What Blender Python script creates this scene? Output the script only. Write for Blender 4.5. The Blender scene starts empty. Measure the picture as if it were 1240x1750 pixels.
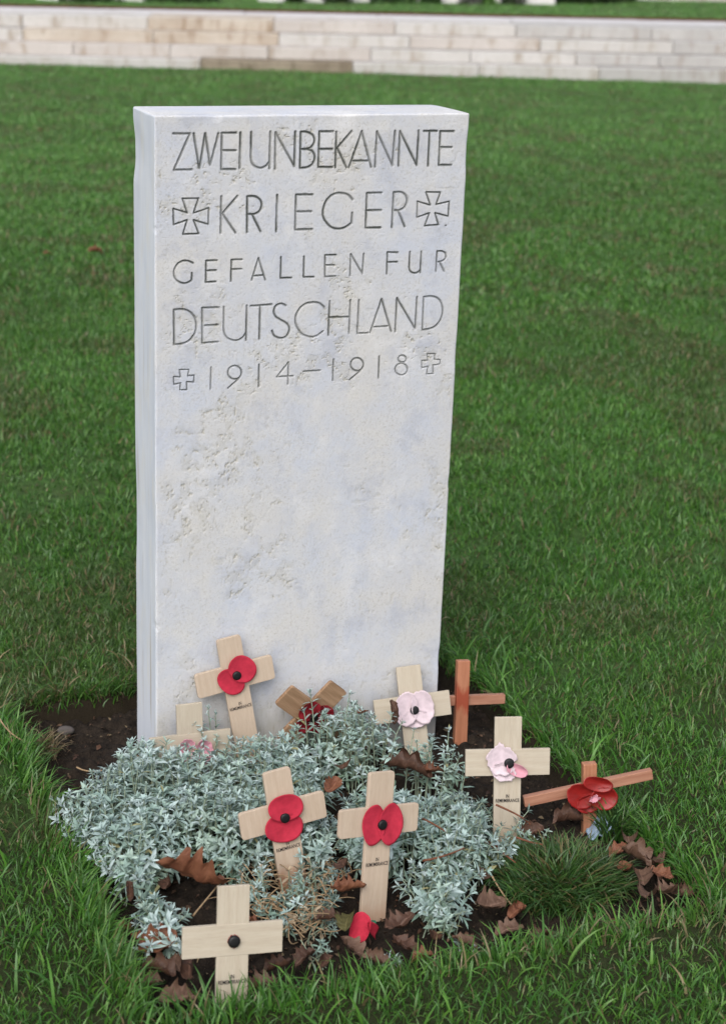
import bpy, bmesh, math, random
import numpy as np
from mathutils import Matrix, Vector, Euler

# ------------------------------------------------------------------ camera, sky, sun, exposure
S = bpy.context.scene
COL = S.collection
CAM = np.array([-0.7128638, -1.8730623, 1.0040909])
C_R = np.array([0.92611948, -0.37547567, 0.03634175])
C_U = np.array([0.09099928, 0.31586197, 0.94443123])
C_F = np.array([0.36608992, 0.87134909, -0.32669394])
FPX = 2969.57 / 1750.0                       # focal length over picture height
cd = bpy.data.cameras.new("camera"); cam = bpy.data.objects.new("camera", cd); COL.objects.link(cam)
cam.matrix_world = Matrix(((C_R[0], C_U[0], -C_F[0], CAM[0]), (C_R[1], C_U[1], -C_F[1], CAM[1]),
                           (C_R[2], C_U[2], -C_F[2], CAM[2]), (0, 0, 0, 1)))
cd.sensor_fit = 'VERTICAL'; cd.sensor_height = 22.2; cd.sensor_width = 22.2
cd.lens = FPX * 22.2
cd.clip_start = 0.05; cd.clip_end = 500
cd.dof.use_dof = True; cd.dof.focus_distance = 2.02; cd.dof.aperture_fstop = 5.0
S.camera = cam

SUN_EL, SUN_AZ = math.radians(48), math.radians(215)     # azimuth measured clockwise from +y (north)
w = bpy.data.worlds.new("World"); S.world = w; w.use_nodes = True
nt = w.node_tree; bg = nt.nodes["Background"]
sky = nt.nodes.new("ShaderNodeTexSky"); sky.sky_type = 'NISHITA'; sky.sun_disc = False
sky.sun_elevation = SUN_EL; sky.sun_rotation = SUN_AZ; sky.air_density = 1.0; sky.dust_density = 4.0
hs = nt.nodes.new("ShaderNodeHueSaturation"); hs.inputs["Saturation"].default_value = 0.52
nt.links.new(sky.outputs[0], hs.inputs["Color"]); nt.links.new(hs.outputs[0], bg.inputs["Color"])
bg.inputs["Strength"].default_value = 0.14
sd = bpy.data.lights.new("sun", 'SUN'); sun = bpy.data.objects.new("sun", sd); COL.objects.link(sun)
sd.energy = 1.25; sd.angle = math.radians(50); sd.color = (1.0, 0.975, 0.945)
sv = Vector((math.sin(SUN_AZ) * math.cos(SUN_EL), math.cos(SUN_AZ) * math.cos(SUN_EL), math.sin(SUN_EL)))
sun.rotation_euler = (-sv).to_track_quat('-Z', 'Y').to_euler()
S.view_settings.view_transform = 'Standard'; S.view_settings.look = 'None'
S.view_settings.exposure = 0.54; S.view_settings.gamma = 1.0
S.cycles.max_bounces = 8; S.cycles.diffuse_bounces = 4; S.cycles.transparent_max_bounces = 4
S.cycles.use_denoising = True

rng = np.random.default_rng(7)
random.seed(5)

# ------------------------------------------------------------------ helpers
def tag(o, label=None, cat=None, group=None, kind=None):
    if label: o["label"] = label
    if cat: o["category"] = cat
    if group: o["group"] = group
    if kind: o["kind"] = kind
    return o

def empty(name, loc=(0, 0, 0), rot=(0, 0, 0), parent=None):
    o = bpy.data.objects.new(name, None); COL.objects.link(o)
    o.location = loc; o.rotation_euler = rot; o.empty_display_size = 0.02; o.parent = parent
    return o

def link(name, me, mat=None, parent=None):
    o = bpy.data.objects.new(name, me); COL.objects.link(o); o.parent = parent
    if mat is not None and not me.materials: me.materials.append(mat)
    return o

def np_mesh(name, V, faces, smooth=True, color=None, fl=None):
    """faces: list of (n,k) index arrays"""
    me = bpy.data.meshes.new(name)
    V = np.ascontiguousarray(V, np.float32)
    faces = [np.asarray(f, np.int32) for f in faces if len(f)]
    tot = np.concatenate([np.full(len(f), f.shape[1], np.int32) for f in faces])
    idx = np.concatenate([f.ravel() for f in faces])
    st = np.concatenate([[0], np.cumsum(tot)[:-1]]).astype(np.int32)
    me.vertices.add(len(V)); me.vertices.foreach_set("co", V.ravel())
    me.loops.add(len(idx)); me.loops.foreach_set("vertex_index", idx)
    me.polygons.add(len(tot)); me.polygons.foreach_set("loop_start", st); me.polygons.foreach_set("loop_total", tot)
    me.polygons.foreach_set("use_smooth", np.full(len(tot), smooth, bool))
    if color is not None:
        a = me.attributes.new("tint", 'FLOAT_COLOR', 'POINT')
        c = np.ones((len(V), 4), np.float32); c[:, :3] = color; a.data.foreach_set("color", c.ravel())
    for k, v in (fl or {}).items():
        a = me.attributes.new(k, 'FLOAT', 'POINT'); a.data.foreach_set("value", np.ascontiguousarray(v, np.float32))
    me.update(calc_edges=True); me.validate()
    return me

def grid_faces(nr, nc, off=0, flip=False):
    i = np.arange(nr * nc).reshape(nr, nc) + off
    q = np.stack([i[:-1, :-1], i[:-1, 1:], i[1:, 1:], i[1:, :-1]], -1).reshape(-1, 4)
    return q[:, ::-1] if flip else q

_tab = np.random.default_rng(99).random((256, 256))
def vn(x, y, f=1.0, seed=0):
    x = np.asarray(x) * f + seed * 17.31; y = np.asarray(y) * f + seed * 7.77
    xi = np.floor(x).astype(int); yi = np.floor(y).astype(int); u = x - xi; v = y - yi
    u = u * u * (3 - 2 * u); v = v * v * (3 - 2 * v)
    a = _tab[xi & 255, yi & 255]; b = _tab[(xi + 1) & 255, yi & 255]; c = _tab[xi & 255, (yi + 1) & 255]; d = _tab[(xi + 1) & 255, (yi + 1) & 255]
    return (a * (1 - u) + b * u) * (1 - v) + (c * (1 - u) + d * u) * v
def fbm(x, y, f=1.0, o=4, seed=0):
    s = 0; a = .5; t = 0
    for k in range(o):
        s = s + a * vn(x, y, f, seed + k * 3); t += a; a *= .5; f *= 2.03
    return s / t
def sst(a, b, x):
    t = np.clip((x - a) / (b - a), 0, 1); return t * t * (3 - 2 * t)

# ------------------------------------------------------------------ materials
class NT:
    def __init__(s, name, rough=0.8, spec=0.3):
        s.m = bpy.data.materials.new(name); s.m.use_nodes = True; s.t = s.m.node_tree; s.b = s.t.nodes["Principled BSDF"]
        s.b.inputs["Roughness"].default_value = rough; s.b.inputs["Specular IOR Level"].default_value = spec
        s.tc = s.n("ShaderNodeTexCoord")
    def n(s, t, **k):
        x = s.t.nodes.new(t)
        for a, v in k.items(): setattr(x, a, v)
        return x
    def l(s, a, b): s.t.links.new(a, b)
    def noise(s, scale, detail=4, vec=None, rough=.55, stretch=None):
        x = s.n("ShaderNodeTexNoise"); x.inputs["Scale"].default_value = scale; x.inputs["Detail"].default_value = detail; x.inputs["Roughness"].default_value = rough
        v = vec or s.tc.outputs["Object"]
        if stretch:
            mp = s.n("ShaderNodeMapping"); mp.inputs["Scale"].default_value = stretch; s.l(v, mp.inputs[0]); v = mp.outputs[0]
        s.l(v, x.inputs["Vector"]); return x.outputs[0]
    def ramp(s, f, stops):
        r = s.n("ShaderNodeValToRGB"); e = r.color_ramp.elements
        while len(e) < len(stops): e.new(.5)
        for q, (p, c) in zip(e, stops):
            q.position = p; q.color = (c, c, c, 1) if isinstance(c, (int, float)) else (*c, 1)
        s.l(f, r.inputs[0]); return r.outputs[0]
    def mix(s, f, a, b, mode='MIX'):
        x = s.n("ShaderNodeMix", data_type='RGBA', blend_type=mode)
        for k, v in ((0, f), (6, a), (7, b)):
            if hasattr(v, "is_linked"): s.l(v, x.inputs[k])
            else: x.inputs[k].default_value = v if k == 0 else (*v, 1)
        return x.outputs[2]
    def math(s, op, a, b=0.0):
        x = s.n("ShaderNodeMath", operation=op)
        for k, v in ((0, a), (1, b)):
            if hasattr(v, "is_linked"): s.l(v, x.inputs[k])
            else: x.inputs[k].default_value = v
        return x.outputs[0]
    def attr(s, name):
        return s.n("ShaderNodeAttribute", attribute_name=name)
    def col(s, c):
        if hasattr(c, "is_linked"): s.l(c, s.b.inputs["Base Color"])
        else: s.b.inputs["Base Color"].default_value = (*c, 1)
        return s
    def bump(s, h, dist=.001, strength=1.0):
        x = s.n("ShaderNodeBump"); x.inputs["Distance"].default_value = dist; x.inputs["Strength"].default_value = strength
        s.l(h, x.inputs["Height"]); s.l(x.outputs[0], s.b.inputs["Normal"]); return s
    def translucent(s, f, colour):
        tr = s.n("ShaderNodeBsdfTranslucent"); mx = s.n("ShaderNodeMixShader"); mx.inputs[0].default_value = f
        if hasattr(colour, "is_linked"): s.l(colour, tr.inputs[0])
        else: tr.inputs[0].default_value = (*colour, 1)
        s.l(s.b.outputs[0], mx.inputs[1]); s.l(tr.outputs[0], mx.inputs[2]); s.l(mx.outputs[0], s.t.nodes["Material Output"].inputs[0]); return s

def m_stone():
    k = NT("weathered_limestone", .85, .25)
    a = k.noise(9, 5); b = k.noise(28, 6, rough=.65); c = k.noise(330, 4, rough=.75)
    base = k.mix(k.ramp(a, [(.38, 0.0), (.62, 1.0)]), (.525, .528, .540), (.485, .52, .60))
    base = k.mix(k.ramp(b, [(.44, 0.0), (.70, .6)]), base, (.595, .585, .56))
    bl = k.noise(17, 6, rough=.7); base = k.mix(k.math('MULTIPLY', k.ramp(bl, [(.52, 0.0), (.64, 1.0)]), .62), base, (.385, .41, .485))
    bw = k.noise(11, 6, rough=.7); base = k.mix(k.math('MULTIPLY', k.ramp(bw, [(.53, 0.0), (.66, 1.0)]), .55), base, (.66, .665, .68))
    base = k.mix(k.math('MULTIPLY', k.math('MULTIPLY', k.ramp(c, [(.53, 0.0), (.70, 1.0)]), k.ramp(k.noise(14, 4), [(.40, .25), (.62, 1.0)])), .72), base, (.27, .255, .215))
    fine = k.noise(900, 2)
    base = k.mix(k.math('MULTIPLY', fine, .22), base, (.42, .41, .38))
    rg = k.attr("rough"); base = k.mix(k.math('MULTIPLY', rg.outputs["Fac"], .75), base, (.37, .355, .30))
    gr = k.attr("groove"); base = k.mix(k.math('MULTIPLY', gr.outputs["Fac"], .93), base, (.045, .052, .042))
    sp = k.n("ShaderNodeSeparateXYZ"); k.l(k.tc.outputs["Object"], sp.inputs[0])
    low = k.math('MULTIPLY', k.ramp(k.math('ADD', sp.outputs[2], k.math('MULTIPLY', k.noise(25, 4), .08)), [(.03, 1.0), (.11, 0.0)]), .45)
    base = k.mix(low, base, (.27, .25, .19))
    sp2 = k.noise(150, 4, rough=.7); base = k.mix(k.math('MULTIPLY', k.ramp(sp2, [(.58, 0.0), (.70, 1.0)]), .38), base, (.30, .285, .25))
    k.col(base); k.bump(k.math('ADD', c, k.math('MULTIPLY', sp2, .8)), .0006, .35)
    return k.m

def m_side():
    k = NT("sawn_limestone", .85, .25)
    a = k.noise(6, 5, stretch=(30, 8, 1.2)); b = k.noise(60, 5, stretch=(1, 1, .3))
    base = k.mix(k.ramp(a, [(.35, 0.0), (.65, 1.0)]), (.53, .565, .63), (.61, .635, .68))
    base = k.mix(k.ramp(b, [(.5, 0.0), (.75, .5)]), base, (.60, .58, .52))
    sp = k.n("ShaderNodeSeparateXYZ"); k.l(k.tc.outputs["Object"], sp.inputs[0])
    st = k.math('MULTIPLY', k.ramp(k.noise(5, 5, stretch=(1, 22, .9)), [(.60, 0.0), (.68, 1.0)]), k.ramp(sp.outputs[2], [(.25, 1.0), (.6, .2)]))
    base = k.mix(k.math('MULTIPLY', st, .55), base, (.30, .23, .16))
    k.col(base); k.bump(b, .0012, .5); return k.m

def m_wood(name, c1, c2, horiz=False, stain=None, stain_z=(-.08, -.05), rough=.62):
    k = NT(name, rough, .3)
    oi = k.n("ShaderNodeObjectInfo"); ad = k.n("ShaderNodeVectorMath", operation='ADD'); k.l(k.tc.outputs["Object"], ad.inputs[0])
    cb = k.n("ShaderNodeCombineXYZ"); k.l(oi.outputs["Random"], cb.inputs[0]); k.l(oi.outputs["Random"], cb.inputs[2]); k.l(cb.outputs[0], ad.inputs[1])
    v = ad.outputs[0]
    st = (10, 60, 120) if horiz else (120, 60, 10)
    g = k.noise(1.6, 5, vec=v, stretch=st, rough=.6); f = k.noise(9, 3, vec=v, stretch=st)
    base = k.mix(k.ramp(g, [(.35, 0.0), (.66, 1.0)]), c1, c2)
    base = k.mix(k.math('MULTIPLY', k.ramp(f, [(.5, 0.0), (.7, 1.0)]), .28), base, tuple(x * .72 for x in c2))
    base = k.mix(k.math('MULTIPLY', k.ramp(k.noise(45, 4, vec=v), [(.5, 0.0), (.72, 1.0)]), .22), base, tuple(x * .8 for x in c1))
    if stain:
        sp = k.n("ShaderNodeSeparateXYZ"); k.l(k.tc.outputs["Object"], sp.inputs[0])
        zz = k.math('ADD', sp.outputs[2], k.math('MULTIPLY', k.math('SUBTRACT', k.noise(60, 3), .5), .04))
        mr = k.n("ShaderNodeMapRange"); mr.inputs[1].default_value = stain_z[0]; mr.inputs[2].default_value = stain_z[1]; mr.inputs[3].default_value = 1; mr.inputs[4].default_value = 0
        k.l(zz, mr.inputs[0]); base = k.mix(k.math('MULTIPLY', mr.outputs[0], .8), base, stain)
    k.col(base); k.bump(g, .0004, .5); return k.m

def m_red_run():
    k = NT("stained_red_wood_with_varnish_run", .5, .3)
    g = k.noise(1.6, 5, stretch=(120, 60, 10)); n = k.noise(38, 5, stretch=(2.2, 1, .55), rough=.6)
    base = k.mix(k.ramp(g, [(.35, 0.0), (.66, 1.0)]), (.38, .165, .095), (.29, .115, .06))
    sp = k.n("ShaderNodeSeparateXYZ"); k.l(k.tc.outputs["Object"], sp.inputs[0])
    d = k.math('ADD', k.math('ABSOLUTE', k.math('ADD', sp.outputs[2], .002)), k.math('MULTIPLY', k.math('SUBTRACT', n, .5), .11))
    mr = k.n("ShaderNodeMapRange"); mr.inputs[1].default_value = .006; mr.inputs[2].default_value = .022; mr.inputs[3].default_value = 1; mr.inputs[4].default_value = 0; k.l(d, mr.inputs[0])
    base = k.mix(k.math('MULTIPLY', mr.outputs[0], .85), base, (.24, .040, .018)); k.col(base); k.bump(g, .0004, .5); return k.m

def m_plain(name, c, rough=.7, spec=.3, var=.2, sc=120, bump=0.0003, translu=0):
    k = NT(name, rough, spec)
    n = k.noise(sc, 4)
    base = k.mix(k.ramp(n, [(.35, 0.0), (.7, 1.0)]), c, tuple(x * (1 - var) for x in c))
    k.col(base); k.bump(n, bump, .5)
    if translu: k.translucent(translu, base)
    return k.m

def m_tint(name, rough=.6, spec=.3, translu=.25, gain=1.0):
    k = NT(name, rough, spec); a = k.attr("tint").outputs["Color"]
    k.col(a); k.translucent(translu, a); return k.m

def m_soil():
    k = NT("damp_dark_soil", .95, .15)
    n = k.noise(60, 6, rough=.7); f = k.noise(420, 4)
    base = k.mix(k.ramp(n, [(.38, 0.0), (.68, 1.0)]), (.010, .0075, .006), (.030, .022, .016))
    base = k.mix(k.math('MULTIPLY', k.ramp(f, [(.55, 0.0), (.7, 1.0)]), .35), base, (.06, .047, .034))
    k.col(base); k.bump(k.math('ADD', n, f), .003, .7); return k.m

def m_ground():
    k = NT("turf_floor", .95, .1)
    p = k.tc.outputs["Object"]
    n = k.noise(2.2, 5, vec=p); f = k.noise(55, 5, vec=p, rough=.7); g = k.noise(9, 4, vec=p)
    base = k.mix(k.ramp(f, [(.35, 0.0), (.65, 1.0)]), (.024, .046, .013), (.055, .115, .030))
    base = k.mix(k.math('MULTIPLY', k.ramp(g, [(.5, 0.0), (.7, 1.0)]), .5), base, (.050, .055, .026))
    base = k.mix(k.math('MULTIPLY', k.ramp(n, [(.45, 0.0), (.7, 1.0)]), .4), base, (.06, .075, .03))
    bare_shade = k.attr("bare").outputs["Fac"]; base = k.mix(bare_shade, base, (.018, .014, .009))  # bare soil by the bed, plus blade shade painted into the near lawn floor
    k.col(base); k.bump(f, .006, .8); return k.m

def m_dead(name, c1, c2):
    k = NT(name, .6, .35)
    n = k.noise(70, 5, rough=.65); u = k.attr("vein").outputs["Fac"]
    base = k.mix(k.ramp(n, [(.35, 0.0), (.68, 1.0)]), c1, c2)
    base = k.mix(k.math('MULTIPLY', u, .5), base, tuple(min(1, x * 1.7 + .02) for x in c2))
    k.col(base); k.bump(k.math('ADD', n, u), .0012, .6); k.translucent(.12, base); return k.m

def m_slab(name, c1, c2, streak):
    k = NT(name, .9, .2)
    oi = k.n("ShaderNodeObjectInfo"); ad = k.n("ShaderNodeVectorMath", operation='ADD'); k.l(k.tc.outputs["Object"], ad.inputs[0])
    sc = k.n("ShaderNodeVectorMath", operation='SCALE'); cb = k.n("ShaderNodeCombineXYZ")
    for i in range(3): k.l(oi.outputs["Random"], cb.inputs[i])
    k.l(cb.outputs[0], sc.inputs[0]); sc.inputs[3].default_value = 40; k.l(sc.outputs[0], ad.inputs[1]); v = ad.outputs[0]
    a = k.noise(5, 5, vec=v); b = k.noise(9, 5, vec=v, stretch=(1.6, 1, .5)); c = k.noise(40, 4, vec=v)
    base = k.mix(k.ramp(a, [(.35, 0.0), (.65, 1.0)]), c1, c2)
    base = k.mix(k.math('MULTIPLY', k.ramp(b, [(.52, 0.0), (.68, 1.0)]), .75), base, streak)
    base = k.mix(k.math('MULTIPLY', k.ramp(c, [(.5, 0.0), (.75, 1.0)]), .3), base, tuple(x * .6 for x in c1))
    k.col(base); k.bump(c, .004, .5); return k.m

M = {}
M['stone'] = m_stone(); M['side'] = m_side(); M['soil'] = m_soil(); M['ground'] = m_ground()
CREAM = ((.445, .395, .315), (.395, .34, .265)); TAN = ((.47, .38, .295), (.42, .33, .25))
M['cream_v'] = m_wood("pale_wood_upright", *CREAM, False, (.30, .22, .14), (-.092, -.075)); M['cream_h'] = m_wood("pale_wood_bar", *CREAM, True)
M['tan_v'] = m_wood("tan_wood", *TAN, False, (.30, .135, .07), (-.076, -.056))
M['tan_clean'] = m_wood("tan_wood_clean", *TAN, False, (.36, .20, .12), (-.125, -.085))
M['brown_v'] = m_wood("weathered_brown_wood", (.34, .22, .135), (.21, .125, .07), False)
M['red_v'] = m_wood("stained_red_wood_upright", (.40, .19, .11), (.29, .115, .06), False, rough=.5)
M['red_h'] = m_wood("stained_red_wood_bar", (.37, .19, .125), (.27, .12, .075), True, rough=.5)
M['red_run'] = m_red_run()
M['paper_red'] = m_plain("red_paper", (.50, .034, .064), .85, .12, .22, 130, .0004, .12)
M['paper_red_old'] = m_plain("faded_dark_red_paper", (.26, .012, .022), .7, .25, .35, 150, .0002, .1)
M['plastic_red'] = m_plain("red_plastic_cloth", (.30, .014, .012), .45, .5, .35, 90, .0002, .12)
M['paper_pink'] = m_plain("faded_pink_paper", (.72, .60, .65), .8, .2, .2, 120, .0004, .15)
M['paper_pink2'] = m_plain("blotched_pink_paper", (.74, .36, .44), .8, .2, .35, 70, .0004, .15)
M['black'] = m_plain("black_plastic_button", (.006, .006, .007), .5, .35, .3, 500, .0001)
M['ink'] = m_plain("black_ink", (.02, .02, .022), .9, .1, .2, 300, .0)
M['green_plastic'] = m_plain("green_plastic", (.01, .16, .09), .4, .4, .2, 200, .0001)
M['blue_scrap'] = m_plain("pale_blue_plastic_film", (.30, .40, .52), .35, .5, .3, 120, .0005, .15)
M['silver'] = m_tint("felted_silver_leaf", .85, .15, .10)
M['stem'] = m_plain("pale_stem", (.28, .34, .25), .8, .2, .3, 200)
M['drystem'] = m_plain("dry_tan_stem", (.34, .24, .14), .85, .2, .45, 150)
M['twig'] = m_plain("red_brown_twig", (.17, .065, .035), .7, .25, .4, 200)
M['grass'] = m_tint("grass_blade", .45, .5, .28)
M['dead1'] = m_dead("dead_leaf_rust", (.120, .042, .022), (.19, .078, .040))
M['dead2'] = m_dead("dead_leaf_brown", (.050, .023, .014), (.098, .050, .032))
M['dead3'] = m_dead("dead_leaf_pale", (.085, .045, .029), (.14, .082, .055))
M['dead_olive'] = m_dead("dead_leaf_olive", (.060, .055, .018), (.10, .09, .03))
M['dead_dark'] = m_dead("dead_leaf_dark", (.045, .020, .012), (.085, .038, .02))
M['pebble'] = m_plain("grey_pebble", (.09, .078, .074), .8, .3, .3, 60, .002)
M['slab_cream'] = m_slab("slab_cream", (.44, .425, .405), (.50, .485, .47), (.30, .255, .205))
M['slab_beige'] = m_slab("slab_beige", (.43, .395, .37), (.485, .455, .43), (.30, .245, .19))
M['slab_grey'] = m_slab("slab_grey", (.37, .36, .35), (.425, .415, .405), (.26, .225, .185))
M['slab_brown'] = m_slab("slab_brown", (.40, .34, .28), (.50, .455, .40), (.22, .15, .09))
M['slab_dark'] = m_slab("slab_dark", (.19, .155, .115), (.29, .25, .19), (.09, .07, .045))
M['paving'] = m_slab("paving", (.50, .49, .50), (.55, .54, .55), (.44, .42, .415))
M['white_stone'] = m_plain("white_gravestone", (.66, .65, .64), .85, .25, .15, 20)
M['foliage'] = m_tint("garden_foliage", .6, .3, .15)
M['bark'] = m_plain("dark_stem", (.05, .035, .022), .9, .2, .3, 60)

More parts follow.
